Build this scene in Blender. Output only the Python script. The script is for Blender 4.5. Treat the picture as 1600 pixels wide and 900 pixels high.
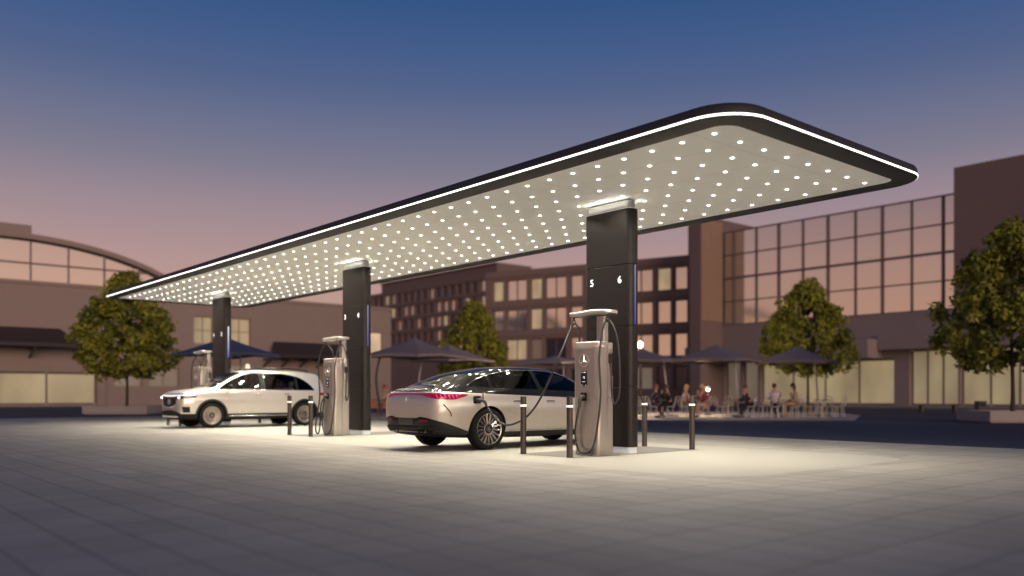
import bpy, bmesh, math, random
from math import sin, cos, pi, radians, sqrt, atan2, hypot
from mathutils import Vector, Matrix
from mathutils.bvhtree import BVHTree

# ------------------------------------------------------------------ clear
for o in list(bpy.data.objects):
    bpy.data.objects.remove(o)
SC = bpy.context.scene
COL = SC.collection
rnd = random.Random(7)

# ------------------------------------------------------------------ camera
TH = 0.7073                       # angle of the station's short axis to the picture plane
FPX, YH = 1330.0, 615.35          # focal length and horizon in pixels of the 1600 wide photograph
cam = bpy.data.cameras.new("camera")
cam.sensor_width = 36
cam.lens = FPX / 1600 * 36
cam.shift_y = (YH - 450) / 1600
cam.clip_start, cam.clip_end = 0.1, 3000
cam.dof.use_dof = True
cam.dof.focus_distance = 14.0
cam.dof.aperture_fstop = 0.47
camo = bpy.data.objects.new("camera", cam)
COL.objects.link(camo)
camo.location = (0, 0, 1.0)
camo.rotation_euler = (pi / 2, 0, 0)
SC.camera = camo

# ------------------------------------------------------------------ world: dusk sky
SUN_DIR = Vector((0.40, -0.92, 0.0)).normalized()
SUN_EL = radians(7)
world = bpy.data.worlds.new("World")
SC.world = world
world.use_nodes = True
nt = world.node_tree
nt.nodes.clear()
def N(t, k, **kw):
    n = t.nodes.new(k)
    for a, v in kw.items():
        setattr(n, a, v)
    return n
wo = N(nt, "ShaderNodeOutputWorld")
bg = N(nt, "ShaderNodeBackground")
tc = N(nt, "ShaderNodeTexCoord")
sep = N(nt, "ShaderNodeSeparateXYZ")
nt.links.new(tc.outputs["Generated"], sep.inputs[0])
ramp = N(nt, "ShaderNodeValToRGB")
def srgb(h):
    c = [int(h[i:i + 2], 16) / 255 for i in (0, 2, 4)]
    return tuple((x / 12.92 if x <= 0.04045 else ((x + 0.055) / 1.055) ** 2.4) for x in c) + (1,)
stops = [(0.0, "c4967f"), (0.08, "bf9686"), (0.145, "b3918e"), (0.21, "98858f"), (0.255, "7b778a"),
         (0.298, "666c8a"), (0.335, "516087"), (0.375, "405988"), (0.425, "2e4f7f"), (0.60, "1d3d6c"), (1.0, "102a52")]
cr = ramp.color_ramp
while len(cr.elements) < len(stops):
    cr.elements.new(0.5)
for e, (p, h) in zip(cr.elements, stops):
    e.position = p
    e.color = srgb(h)
nt.links.new(sep.outputs["Z"], ramp.inputs[0])
# afterglow: the sky towards the set sun is brighter and warmer near the horizon
dot = N(nt, "ShaderNodeVectorMath", operation="DOT_PRODUCT")
dot.inputs[1].default_value = (0.0, -1.0, 0)
nt.links.new(tc.outputs["Generated"], dot.inputs[0])
mr = N(nt, "ShaderNodeMapRange")
mr.inputs["From Min"].default_value = -0.3
mr.inputs["From Max"].default_value = 1.0
nt.links.new(dot.outputs["Value"], mr.inputs["Value"])
mz = N(nt, "ShaderNodeMapRange", interpolation_type="SMOOTHSTEP")
mz.inputs["From Min"].default_value = 0.25
mz.inputs["From Max"].default_value = 0.02
nt.links.new(sep.outputs["Z"], mz.inputs["Value"])
mul = N(nt, "ShaderNodeMath", operation="MULTIPLY")
nt.links.new(mr.outputs[0], mul.inputs[0])
nt.links.new(mz.outputs[0], mul.inputs[1])
glow = N(nt, "ShaderNodeMix", data_type="RGBA")
glow.inputs["B"].default_value = (0.72, 0.42, 0.27, 1)
nt.links.new(mul.outputs[0], glow.inputs["Factor"])
nt.links.new(ramp.outputs[0], glow.inputs["A"])
sky = N(nt, "ShaderNodeTexSky", sky_type="NISHITA")
sky.sun_disc = False
sky.sun_elevation = SUN_EL
sky.sun_rotation = atan2(SUN_DIR.x, SUN_DIR.y)
sks = N(nt, "ShaderNodeMix", data_type="RGBA", blend_type="ADD")
sks.inputs["Factor"].default_value = 0.004
nt.links.new(glow.outputs["Result"], sks.inputs["A"])
nt.links.new(sky.outputs[0], sks.inputs["B"])
nt.links.new(sks.outputs["Result"], bg.inputs[0])
bg.inputs[1].default_value = 1.0
nt.links.new(bg.outputs[0], wo.inputs[0])

sl = bpy.data.lights.new("afterglow_sun", "SUN")
sl.energy = 1.7
sl.angle = radians(36)
sl.color = (1.0, 0.72, 0.57)
slo = bpy.data.objects.new("afterglow_sun", sl)
COL.objects.link(slo)
sd = SUN_DIR * cos(SUN_EL) + Vector((0, 0, sin(SUN_EL)))
slo.rotation_euler = sd.to_track_quat("Z", "Y").to_euler()

vs = SC.view_settings
SC.display_settings.display_device = "sRGB"
vs.view_transform = "Standard"
vs.look = "None"
vs.gamma = 1
vs.use_curve_mapping = False
vs.exposure = 0.0
SC.render.engine = "CYCLES"
cy = SC.cycles
cy.use_denoising = True
cy.max_bounces = 8
cy.diffuse_bounces = 3
cy.transparent_max_bounces = 16
cy.sample_clamp_indirect = 6
cy.sample_clamp_direct = 0
cy.caustics_reflective = False
cy.caustics_refractive = False

# ------------------------------------------------------------------ station frame
P1 = Vector((1.7234, 14.758, 0))
CT, ST = cos(TH), sin(TH)
def W(v, u, z=0.0):               # v: short axis (away to the right), u: long axis (away to the left)
    return Vector((P1.x + CT * v - ST * u, P1.y + ST * v + CT * u, z))
def G(px, Y, z=0.0):              # a point Y metres out, in the direction of column px of the photograph
    return Vector(((px - 800) / FPX * Y, Y, z))
def ZZ(py, Y):                    # height seen at row py at distance Y
    return 1.0 + (YH - py) / FPX * Y

# ------------------------------------------------------------------ materials
MATS = {}
def mat(name, col=(0.5, 0.5, 0.5), rough=0.5, metal=0.0, emit=None, es=0.0, spec=0.5, coat=0.0, var=0.0, vscale=6.0, bump=0.0, rvar=0.0):
    if name in MATS:
        return MATS[name]
    m = bpy.data.materials.new(name)
    m.use_nodes = True
    t = m.node_tree
    b = t.nodes["Principled BSDF"]
    b.inputs["Base Color"].default_value = (*col[:3], 1)
    b.inputs["Roughness"].default_value = rough
    b.inputs["Metallic"].default_value = metal
    b.inputs["Specular IOR Level"].default_value = spec
    b.inputs["Coat Weight"].default_value = coat
    b.inputs["Coat Roughness"].default_value = 0.04
    if emit:
        b.inputs["Emission Color"].default_value = (*emit[:3], 1)
        b.inputs["Emission Strength"].default_value = es
    if var or bump or rvar:
        tcn = N(t, "ShaderNodeTexCoord")
        no = N(t, "ShaderNodeTexNoise")
        no.inputs["Scale"].default_value = vscale
        no.inputs["Detail"].default_value = 6
        no.inputs["Roughness"].default_value = 0.65
        t.links.new(tcn.outputs["Object"], no.inputs["Vector"])
        if var:
            mx = N(t, "ShaderNodeMix", data_type="RGBA")
            mx.inputs["A"].default_value = (*[c * (1 - var) for c in col[:3]], 1)
            mx.inputs["B"].default_value = (*[min(1, c * (1 + var)) for c in col[:3]], 1)
            t.links.new(no.outputs["Fac"], mx.inputs["Factor"])
            t.links.new(mx.outputs["Result"], b.inputs["Base Color"])
        if rvar:
            mm = N(t, "ShaderNodeMapRange")
            mm.inputs["To Min"].default_value = max(0.02, rough - rvar)
            mm.inputs["To Max"].default_value = min(1, rough + rvar)
            t.links.new(no.outputs["Fac"], mm.inputs["Value"])
            t.links.new(mm.outputs[0], b.inputs["Roughness"])
        if bump:
            bp = N(t, "ShaderNodeBump")
            bp.inputs["Strength"].default_value = bump
            bp.inputs["Distance"].default_value = 0.02
            t.links.new(no.outputs["Fac"], bp.inputs["Height"])
            t.links.new(bp.outputs[0], b.inputs["Normal"])
    MATS[name] = m
    return m

def glass_mat(name, tint=(0.35, 0.36, 0.38), refl=0.12):
    if name in MATS:
        return MATS[name]
    m = bpy.data.materials.new(name)
    m.use_nodes = True
    t = m.node_tree
    t.nodes.clear()
    o = N(t, "ShaderNodeOutputMaterial")
    tr = N(t, "ShaderNodeBsdfTransparent")
    tr.inputs[0].default_value = (*tint, 1)
    gl = N(t, "ShaderNodeBsdfGlossy")
    gl.inputs["Roughness"].default_value = 0.02
    fr = N(t, "ShaderNodeFresnel")
    fr.inputs[0].default_value = 1.5
    ad = N(t, "ShaderNodeMath", operation="ADD", use_clamp=True)
    ad.inputs[1].default_value = refl
    t.links.new(fr.outputs[0], ad.inputs[0])
    mx = N(t, "ShaderNodeMixShader")
    t.links.new(ad.outputs[0], mx.inputs[0])
    t.links.new(tr.outputs[0], mx.inputs[1])
    t.links.new(gl.outputs[0], mx.inputs[2])
    t.links.new(mx.outputs[0], o.inputs[0])
    MATS[name] = m
    return m

def mirror_glass(name, col, refl, rough=0.06, wob=0.0):
    """window glass of a dark room: mostly mirrors the sky"""
    if name in MATS:
        return MATS[name]
    m = bpy.data.materials.new(name)
    m.use_nodes = True
    t = m.node_tree
    b = t.nodes["Principled BSDF"]
    b.inputs["Base Color"].default_value = (*col, 1)
    b.inputs["Metallic"].default_value = refl
    b.inputs["Roughness"].default_value = rough
    if wob:
        tcn = N(t, "ShaderNodeTexCoord")
        no = N(t, "ShaderNodeTexNoise")
        no.inputs["Scale"].default_value = 0.35
        bp = N(t, "ShaderNodeBump")
        bp.inputs["Strength"].default_value = wob
        t.links.new(tcn.outputs["Object"], no.inputs["Vector"])
        t.links.new(no.outputs["Fac"], bp.inputs["Height"])
        t.links.new(bp.outputs[0], b.inputs["Normal"])
    MATS[name] = m
    return m

# ------------------------------------------------------------------ mesh helpers
def bm_new():
    return bmesh.new()
def finish(name, bm, m=None, parent=None, smooth=None, loc=None, rot=None):
    me = bpy.data.meshes.new(name)
    bm.normal_update()
    bm.to_mesh(me)
    bm.free()
    if m is not None:
        for q in (m if isinstance(m, (list, tuple)) else [m]):
            me.materials.append(q)
    if smooth is not None:
        for p in me.polygons:
            p.use_smooth = True
        me.set_sharp_from_angle(angle=radians(smooth))
    o = bpy.data.objects.new(name, me)
    COL.objects.link(o)
    if parent is not None:
        o.parent = parent
    if loc is not None:
        o.location = loc
    if rot is not None:
        o.rotation_euler = rot
    return o
def tag(o, label=None, cat=None, group=None, kind=None):
    if label: o["label"] = label
    if cat: o["category"] = cat
    if group: o["group"] = group
    if kind: o["kind"] = kind
    return o
def thing(name, label, cat, loc=(0, 0, 0), rz=0.0, group=None):
    o = bpy.data.objects.new(name, None)
    COL.objects.link(o)
    o.location = loc
    o.rotation_euler = (0, 0, rz)
    o.empty_display_size = 0.2
    return tag(o, label, cat, group)
def structure(name, bm, m, **kw):
    return tag(finish(name, bm, m, **kw), kind="structure")
def copy_tree(o, parent=None):
    c = o.copy()
    COL.objects.link(c)
    c.parent = parent
    for ch in [x for x in bpy.data.objects if x.parent == o]:
        copy_tree(ch, c)
    return c

def box(bm, x0, x1, y0, y1, z0, z1, bev=0.0, M=None, mi=0, seg=2):
    vs_ = [bm.verts.new(p) for p in ((x0, y0, z0), (x1, y0, z0), (x1, y1, z0), (x0, y1, z0), (x0, y0, z1), (x1, y0, z1), (x1, y1, z1), (x0, y1, z1))]
    fs = [bm.faces.new([vs_[i] for i in q]) for q in ((3, 2, 1, 0), (4, 5, 6, 7), (0, 1, 5, 4), (1, 2, 6, 5), (2, 3, 7, 6), (3, 0, 4, 7))]
    for f in fs:
        f.material_index = mi
    vv = vs_
    if bev:
        r = bmesh.ops.bevel(bm, geom=list({e for f in fs for e in f.edges}), offset=bev, segments=seg, affect="EDGES", profile=0.5)
        vv = list({v for f in r["faces"] for v in f.verts} | {v for v in vs_ if v.is_valid})
        for f in r["faces"]:
            f.material_index = mi
    if M is not None:
        bmesh.ops.transform(bm, matrix=M, verts=vv)
    return vv

def rrect(a, b, r, n=6, cx=0, cy=0):
    """rounded rectangle outline, counter-clockwise, half sizes a x b"""
    pts = []
    for sx, sy, a0 in ((1, 1, 0), (-1, 1, 90), (-1, -1, 180), (1, -1, 270)):
        for k in range(n + 1):
            t = radians(a0 + 90 * k / n)
            pts.append((cx + sx * (a - r) + r * cos(t), cy + sy * (b - r) + r * sin(t)))
    return pts

def loft(bm, rings, closed=True, cap0=True, cap1=True, mi=0):
    rows = [[bm.verts.new(p) for p in ring] for ring in rings]
    n = len(rows[0])
    for a, b in zip(rows, rows[1:]):
        for i in range(n if closed else n - 1):
            j = (i + 1) % n
            try:
                f = bm.faces.new((a[i], a[j], b[j], b[i]))
                f.material_index = mi
            except ValueError:
                pass
    if cap0 and closed:
        bm.faces.new(list(reversed(rows[0]))).material_index = mi
    if cap1 and closed:
        bm.faces.new(rows[-1]).material_index = mi
    return rows

def prism(bm, outline, z0, z1, mi=0):
    return loft(bm, [[(x, y, z0) for x, y in outline], [(x, y, z1) for x, y in outline]], mi=mi)

def cyl(bm, x, y, z0, z1, r0, r1=None, n=16, mi=0):
    r1 = r0 if r1 is None else r1
    return loft(bm, [[(x + r * cos(2 * pi * k / n), y + r * sin(2 * pi * k / n), z) for k in range(n)] for r, z in ((r0, z0), (r1, z1))], mi=mi)

def lathe(bm, prof, n=24, M=None, mi=0, cap=True):
    rings = [[(r * cos(2 * pi * k / n), r * sin(2 * pi * k / n), z) for k in range(n)] for r, z in prof]
    rows = loft(bm, rings, cap0=cap, cap1=cap, mi=mi)
    if M is not None:
        bmesh.ops.transform(bm, matrix=M, verts=[v for r in rows for v in r])
    return rows

def catmull(pts, n=8):
    P = [Vector(p) for p in pts]
    P = [P[0] * 2 - P[1]] + P + [P[-1] * 2 - P[-2]]
    out = []
    for i in range(1, len(P) - 2):
        a, b, c, d = P[i - 1:i + 3]
        for k in range(n):
            t = k / n
            out.append(0.5 * ((2 * b) + (c - a) * t + (2 * a - 5 * b + 4 * c - d) * t * t + (3 * b - a - 3 * c + d) * t ** 3))
    out.append(P[-2].copy())
    return out

def tube(bm, pts, r, n=8, smooth=0, mi=0, cap=True):
    P = catmull(pts, smooth) if smooth else [Vector(p) for p in pts]
    R = r if isinstance(r, (list, tuple)) else None
    rings = []
    up = Vector((0, 0, 1))
    t0 = (P[1] - P[0]).normalized()
    a = t0.orthogonal().normalized()
    if abs(t0.z) < 0.95:
        a = t0.cross(up).normalized()
    for i, p in enumerate(P):
        t = (P[min(i + 1, len(P) - 1)] - P[max(i - 1, 0)]).normalized()
        a = (a - t * a.dot(t)).normalized()
        b = t.cross(a)
        rr_ = r if R is None else R[0] + (R[1] - R[0]) * i / (len(P) - 1)
        rings.append([p + (a * cos(2 * pi * k / n) + b * sin(2 * pi * k / n)) * rr_ for k in range(n)])
    return loft(bm, rings, cap0=cap, cap1=cap, mi=mi)

def pchip(xs, ys):
    """monotone cubic interpolation"""
    n = len(xs)
    h = [xs[i + 1] - xs[i] for i in range(n - 1)]
    d = [(ys[i + 1] - ys[i]) / h[i] for i in range(n - 1)]
    m = [d[0]] + [0 if d[i - 1] * d[i] <= 0 else 2 * d[i - 1] * d[i] / (d[i - 1] + d[i]) for i in range(1, n - 1)] + [d[-1]]
    def f(x):
        if x <= xs[0]: return ys[0]
        if x >= xs[-1]: return ys[-1]
        i = 0
        while x > xs[i + 1]: i += 1
        t = (x - xs[i]) / h[i]
        return ((2 * t ** 3 - 3 * t * t + 1) * ys[i] + (t ** 3 - 2 * t * t + t) * h[i] * m[i]
                + (-2 * t ** 3 + 3 * t * t) * ys[i + 1] + (t ** 3 - t * t) * h[i] * m[i + 1])
    return f

def boolean(o, cutter, op="DIFFERENCE"):
    md = o.modifiers.new("cut", "BOOLEAN")
    md.operation = op
    md.object = cutter
    cutter.parent = o.parent
    md.solver = "EXACT"
    md.material_mode = "TRANSFER"
    bpy.context.view_layer.update()
    dg = bpy.context.evaluated_depsgraph_get()
    dg.update()
    me = bpy.data.meshes.new_from_object(o.evaluated_get(dg))
    o.modifiers.clear()
    o.data = me
    bpy.data.objects.remove(cutter)

def holes_wall(bm, x0, x1, z0, z1, y, holes, depth, mi=0):
    """a facade sheet at y facing -y with rectangular openings and their reveals going back by depth"""
    xs = sorted({x0, x1} | {h[0] for h in holes} | {h[1] for h in holes})
    zs = sorted({z0, z1} | {h[2] for h in holes} | {h[3] for h in holes})
    cache = {}
    def v(x, z):
        k = (round(x, 4), round(z, 4))
        if k not in cache: cache[k] = bm.verts.new((x, y, z))
        return cache[k]
    for a, b in zip(xs, xs[1:]):
        for c, d in zip(zs, zs[1:]):
            mx, mz = (a + b) / 2, (c + d) / 2
            if any(h[0] < mx < h[1] and h[2] < mz < h[3] for h in holes):
                continue
            bm.faces.new((v(a, c), v(b, c), v(b, d), v(a, d))).material_index = mi
    for a, b, c, d in holes:
        q = [(a, c), (b, c), (b, d), (a, d)]
        for (p, r) in zip(q, q[1:] + q[:1]):
            bm.faces.new([bm.verts.new(t) for t in ((p[0], y, p[1]), (p[0], y + depth, p[1]), (r[0], y + depth, r[1]), (r[0], y, r[1]))]).material_index = mi

def text_mesh(name, txt, size, m, parent, M, extr=0.004):
    cu = bpy.data.curves.new(name, "FONT")
    cu.body = txt
    cu.size = size
    cu.extrude = extr
    cu.align_x = "CENTER"
    cu.align_y = "CENTER"
    cu.offset = 0.0
    to = bpy.data.objects.new(name, cu)
    COL.objects.link(to)
    dg = bpy.context.evaluated_depsgraph_get()
    dg.update()
    me = bpy.data.meshes.new_from_object(to.evaluated_get(dg))
    bpy.data.objects.remove(to)
    me.materials.clear()
    me.materials.append(m)
    me.transform(M)
    o = bpy.data.objects.new(name, me)
    COL.objects.link(o)
    o.parent = parent
    return o

def star_ring(bm, R, t, M, mi=0):
    """three-pointed star in a ring, lying in the xy plane of M"""
    n = 28
    ring = []
    for k in range(n):
        a = 2 * pi * k / n
        ring.append([((R + dr) * cos(a), (R + dr) * sin(a), dz) for dr, dz in ((-t, 0), (0, 0), (0, t), (-t, t))])
    rows = [[bm.verts.new(p) for p in q] for q in ring]
    vs_ = [v for r in rows for v in r]
    for i in range(n):
        a, b = rows[i], rows[(i + 1) % n]
        for k in range(4):
            bm.faces.new((a[k], a[(k + 1) % 4], b[(k + 1) % 4], b[k])).material_index = mi
    for k in range(3):
        a = pi / 2 + 2 * pi * k / 3
        d = Vector((cos(a), sin(a), 0))
        p = Vector((-sin(a), cos(a), 0))
        w = R * 0.17
        tip, l, r_, c = d * (R - t * .5), p * w - d * w * .5, -p * w - d * w * .5, Vector((0, 0, 0))
        top = Vector((0, 0, t * 1.2))
        q = [bm.verts.new(x) for x in (tip, l, c, r_, tip + top * .4, c + top * 1.3)]
        vs_ += q
        for f in ((0, 1, 5, 4), (0, 4, 5, 3), (1, 2, 5), (2, 3, 5), (0, 3, 2, 1)):
            bm.faces.new([q[i] for i in f]).material_index = mi
    bmesh.ops.transform(bm, matrix=M, verts=vs_)
# ================================================================== ground
def paver_mat():
    m = bpy.data.materials.new("pale_concrete_pavers")
    m.use_nodes = True
    t = m.node_tree
    b = t.nodes["Principled BSDF"]
    tcn = N(t, "ShaderNodeTexCoord")
    mp = N(t, "ShaderNodeMapping")
    mp.inputs["Rotation"].default_value = (0, 0, pi / 2)
    br = N(t, "ShaderNodeTexBrick")
    br.offset = 0.0
    br.inputs["Scale"].default_value = 1.0
    br.inputs["Brick Width"].default_value = 0.62
    br.inputs["Row Height"].default_value = 0.41
    br.inputs["Mortar Size"].default_value = 0.014
    br.inputs["Mortar Smooth"].default_value = 0.3
    br.inputs["Bias"].default_value = 0.0
    br.inputs["Color1"].default_value = (0.42, 0.385, 0.32, 1)
    br.inputs["Color2"].default_value = (0.49, 0.45, 0.38, 1)
    br.inputs["Mortar"].default_value = (0.26, 0.235, 0.20, 1)
    t.links.new(tcn.outputs["Object"], mp.inputs[0])
    t.links.new(mp.outputs[0], br.inputs["Vector"])
    n1 = N(t, "ShaderNodeTexNoise")
    n1.inputs["Scale"].default_value = 0.45
    n1.inputs["Detail"].default_value = 8
    n1.inputs["Roughness"].default_value = 0.7
    t.links.new(tcn.outputs["Object"], n1.inputs["Vector"])
    mr1 = N(t, "ShaderNodeMapRange")
    mr1.inputs["From Min"].default_value = 0.3
    mr1.inputs["From Max"].default_value = 0.7
    mr1.inputs["To Min"].default_value = 0.72
    mr1.inputs["To Max"].default_value = 1.1
    t.links.new(n1.outputs["Fac"], mr1.inputs["Value"])
    mx = N(t, "ShaderNodeMix", data_type="RGBA", blend_type="MULTIPLY")
    mx.inputs["Factor"].default_value = 1
    t.links.new(br.outputs["Color"], mx.inputs["A"])
    t.links.new(mr1.outputs[0], mx.inputs["B"])
    t.links.new(mx.outputs["Result"], b.inputs["Base Color"])
    n2 = N(t, "ShaderNodeTexNoise")
    n2.inputs["Scale"].default_value = 60
    t.links.new(tcn.outputs["Object"], n2.inputs["Vector"])
    ad = N(t, "ShaderNodeMath", operation="MULTIPLY_ADD")
    ad.inputs[1].default_value = -4.0
    t.links.new(br.outputs["Fac"], ad.inputs[0])
    t.links.new(n2.outputs["Fac"], ad.inputs[2])
    bp = N(t, "ShaderNodeBump")
    bp.inputs["Strength"].default_value = 0.25
    bp.inputs["Distance"].default_value = 0.006
    t.links.new(ad.outputs[0], bp.inputs["Height"])
    t.links.new(bp.outputs[0], b.inputs["Normal"])
    b.inputs["Roughness"].default_value = 0.62
    return m

M_ASPH = mat("dark_asphalt", (0.036, 0.042, 0.068), 0.75, var=0.3, vscale=3, bump=0.2)
M_PAV = paver_mat()
M_SLAB = mat("smooth_concrete", (0.445, 0.425, 0.355), 0.5, var=0.10, vscale=1.2, rvar=0.12)
M_PADC = mat("dark_concrete", (0.20, 0.185, 0.16), 0.6, var=0.15, vscale=5)
M_TERR = mat("pale_terrace_stone", (0.46, 0.42, 0.37), 0.7, var=0.25, vscale=2.5)
M_PATH = mat("grey_sidewalk_stone", (0.17, 0.165, 0.18), 0.7, var=0.2, vscale=1.5)

bm = bm_new()
S = 1500
bm.faces.new([bm.verts.new(p) for p in ((-S, -S, 0), (S, -S, 0), (S, S, 0), (-S, S, 0))])
structure("asphalt_ground", bm, M_ASPH, loc=(0, 0, -0.012))
SO = dict(loc=(P1.x, P1.y, 0), rot=(0, 0, TH))
bm = bm_new()
bm.faces.new([bm.verts.new(p) for p in ((-60, -60, 0), (6.3, -60, 0), (6.3, 29.5, 0), (-60, 29.5, 0))])
structure("plaza_paving", bm, M_PAV, loc=(P1.x, P1.y, -0.008), rot=(0, 0, TH))
bm = bm_new()
bm.faces.new([bm.verts.new((x, y, 0)) for x, y in rrect(2.55, 12.85, 0.85, 8, 0, 8.70)])
structure("bay_slab", bm, M_SLAB, loc=(P1.x, P1.y, -0.004), rot=(0, 0, TH))
for k in range(3):
    bm = bm_new()
    bm.faces.new([bm.verts.new((x, y, 0)) for x, y in rrect(1.583, 0.689, 0.03, 2, 0, 8.645 * k)])
    structure("island_pad", bm, M_PADC, **SO)
# pale cafe terrace and the sidewalks along the buildings
bm = bm_new()
q = [G(560, 33.5), G(1000, 33.0), G(1335, 32.3), G(1345, 40), G(1300, 47), G(760, 50), G(560, 44)]
bm.faces.new([bm.verts.new((p.x, p.y, 0)) for p in q])
structure("terrace_paving", bm, M_TERR, loc=(0, 0, -0.008))
bm = bm_new()
q = [(-15, 62.6), (60, 62.6), (60, 66.5), (-15, 66.5)]
bm.faces.new([bm.verts.new((x, y, 0)) for x, y in q])
structure("sidewalk", bm, M_PATH, loc=(P1.x, P1.y, -0.004), rot=(0, 0, TH))
bm = bm_new()
q = [(49.5, -26), (53.5, -26), (53.5, 62), (49.5, 62)]
bm.faces.new([bm.verts.new((x, y, 0)) for x, y in q])
structure("sidewalk", bm, M_PATH, loc=(P1.x, P1.y, -0.008), rot=(0, 0, TH))

# ================================================================== canopy
LAMP_W, LAMP_SPREAD = 16.5, 136
M_BLACK = mat("black_anodised_metal", (0.014, 0.0115, 0.011), 0.42, metal=0.0, spec=0.3, rvar=0.06, vscale=2)
M_FASC = mat("black_fascia_metal", (0.034, 0.031, 0.033), 0.62, metal=0.0)
M_LED = mat("white_light_strip", (1, 1, 1), 0.5, emit=(1, 0.97, 0.90), es=2.6)
M_DOT = mat("white_downlight_lens", (1, 1, 1), 0.4, emit=(1.0, 0.94, 0.82), es=5)
M_NUM = mat("lit_white_number", (1, 1, 1), 0.5, emit=(1, 1, 1), es=1.3)
M_CAP = mat("pale_cap_metal", (0.40, 0.39, 0.37), 0.35, metal=0.2)
M_UPL = mat("uplight_lens", (1, 1, 1), 0.5, emit=(1, 0.96, 0.86), es=0.5)
M_PLIN = mat("glowing_acrylic_plinth", (0.75, 0.8, 0.82), 0.3, emit=(0.80, 0.88, 0.95), es=0.10)

def soffit_mat():
    m = bpy.data.materials.new("pale_soffit_panels")
    m.use_nodes = True
    t = m.node_tree
    b = t.nodes["Principled BSDF"]
    tcn = N(t, "ShaderNodeTexCoord")
    br = N(t, "ShaderNodeTexBrick")
    br.offset = 0.0
    mp = N(t, "ShaderNodeMapping")
    mp.inputs["Location"].default_value = (0.277, 0.3, 0)
    br.inputs["Scale"].default_value = 1
    br.inputs["Brick Width"].default_value = 1.1088
    br.inputs["Row Height"].default_value = 3.06
    br.inputs["Mortar Size"].default_value = 0.006
    br.inputs["Color1"].default_value = (0.90, 0.87, 0.80, 1)
    br.inputs["Color2"].default_value = (0.88, 0.85, 0.78, 1)
    br.inputs["Mortar"].default_value = (0.60, 0.57, 0.52, 1)
    t.links.new(tcn.outputs["Object"], mp.inputs[0])
    t.links.new(mp.outputs[0], br.inputs["Vector"])
    t.links.new(br.outputs["Color"], b.inputs["Base Color"])
    b.inputs["Roughness"].default_value = 0.55
    b.inputs["Emission Color"].default_value = (1.0, 0.92, 0.79, 1)      # added glow to brighten the soffit, no lamp behind it
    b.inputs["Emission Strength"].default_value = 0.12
    return m

UC, UH, VH = 8.54, 12.51, 2.215          # soffit centre and half sizes
canopy = thing("charging_canopy", "long flat black canopy with glowing edge line and dotted lights on three columns", "canopy", (P1.x, P1.y, 0), TH)
def ring(off, z, r0=0.27, n=10):
    return [(x, y, z) for x, y in rrect(VH + off, UH + off, max(0.05, r0 + off), n, 0, UC)]
bm = bm_new()
bm.faces.new([bm.verts.new(p) for p in reversed(ring(0.0, 4.300))])
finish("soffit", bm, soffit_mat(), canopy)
bm = bm_new()
loft(bm, [ring(o_, z) for o_, z in ((-0.012, 4.302), (-0.010, 4.286), (0.0, 4.284), (0.28, 4.284), (0.335, 4.287), (0.355, 4.297))], cap0=False, cap1=False)
loft(bm, [ring(o_, z) for o_, z in ((0.357, 4.326), (0.356, 4.36), (0.350, 4.405), (0.33, 4.44), (0.28, 4.468), (0.18, 4.485), (-0.5, 4.50))], cap0=False, cap1=True)
finish("fascia", bm, M_FASC, canopy, smooth=50)
bm = bm_new()
loft(bm, [ring(o_, z) for o_, z in ((0.340, 4.2975), (0.360, 4.299), (0.360, 4.324), (0.340, 4.3255))], cap0=False, cap1=False)
finish("light_strip", bm, M_LED, canopy, smooth=40)

# downlights: 8 x 50, square raised lenses
dots = [(-3.5 * 0.5544 + j * 0.5544, -3.567 + i * 0.5101) for i in range(48) for j in range(8)]
def under_column(v, u):
    return any(abs(v) < 0.2 and abs(u - 8.645 * k) < 0.62 for k in range(3))
dots = [d for d in dots if not under_column(*d)]
dots.sort(key=lambda d: (W(*d) - Vector((0, 0, 0))).length)
def dot_geo(bm, v, u):
    h = 0.021
    box(bm, v - h, v + h, u - h, u + h, 4.286, 4.299)
for d in dots[:100]:
    bm = bm_new()
    dot_geo(bm, *d)
    finish("downlight", bm, M_DOT, canopy)
bm = bm_new()
for d in dots[100:]:
    dot_geo(bm, *d)
tag(finish("downlight_field", bm, M_DOT, canopy), kind="stuff")

# the lamps behind the lenses
for i in range(24):
    for j in range(4):
        li = bpy.data.lights.new("downlight_beam", "AREA")
        li.shape = "DISK"
        li.size = 0.10
        li.energy = LAMP_W
        li.spread = radians(LAMP_SPREAD)
        li.color = (1.0, 0.915, 0.77)
        lo_ = bpy.data.objects.new("downlight_beam", li)
        COL.objects.link(lo_)
        lo_.parent = canopy
        lo_.location = (-3 * 0.5544 + j * 2 * 0.5544, -3.567 + (2 * i + .5) * 0.5101, 4.28)

def strip_mat(es, top, n):
    m = bpy.data.materials.new(n)
    m.use_nodes = True
    t = m.node_tree
    b = t.nodes["Principled BSDF"]
    tcn = N(t, "ShaderNodeTexCoord")
    sp = N(t, "ShaderNodeSeparateXYZ")
    mp = N(t, "ShaderNodeMapRange")
    mp.inputs["From Min"].default_value = 2.16
    mp.inputs["From Max"].default_value = 3.18
    cr_ = N(t, "ShaderNodeValToRGB")
    e = cr_.color_ramp.elements
    e[0].position, e[0].color = 0.05, (0.10, 0.10, 0.75, 1)
    e[1].position, e[1].color = 0.85, top
    t.links.new(tcn.outputs["Object"], sp.inputs[0])
    t.links.new(sp.outputs["Z"], mp.inputs["Value"])
    t.links.new(mp.outputs[0], cr_.inputs[0])
    t.links.new(cr_.outputs[0], b.inputs["Emission Color"])
    b.inputs["Emission Strength"].default_value = es
    b.inputs["Base Color"].default_value = (0.03, 0.03, 0.05, 1)
    b.inputs["Specular IOR Level"].default_value = 0.1
    return m
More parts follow.
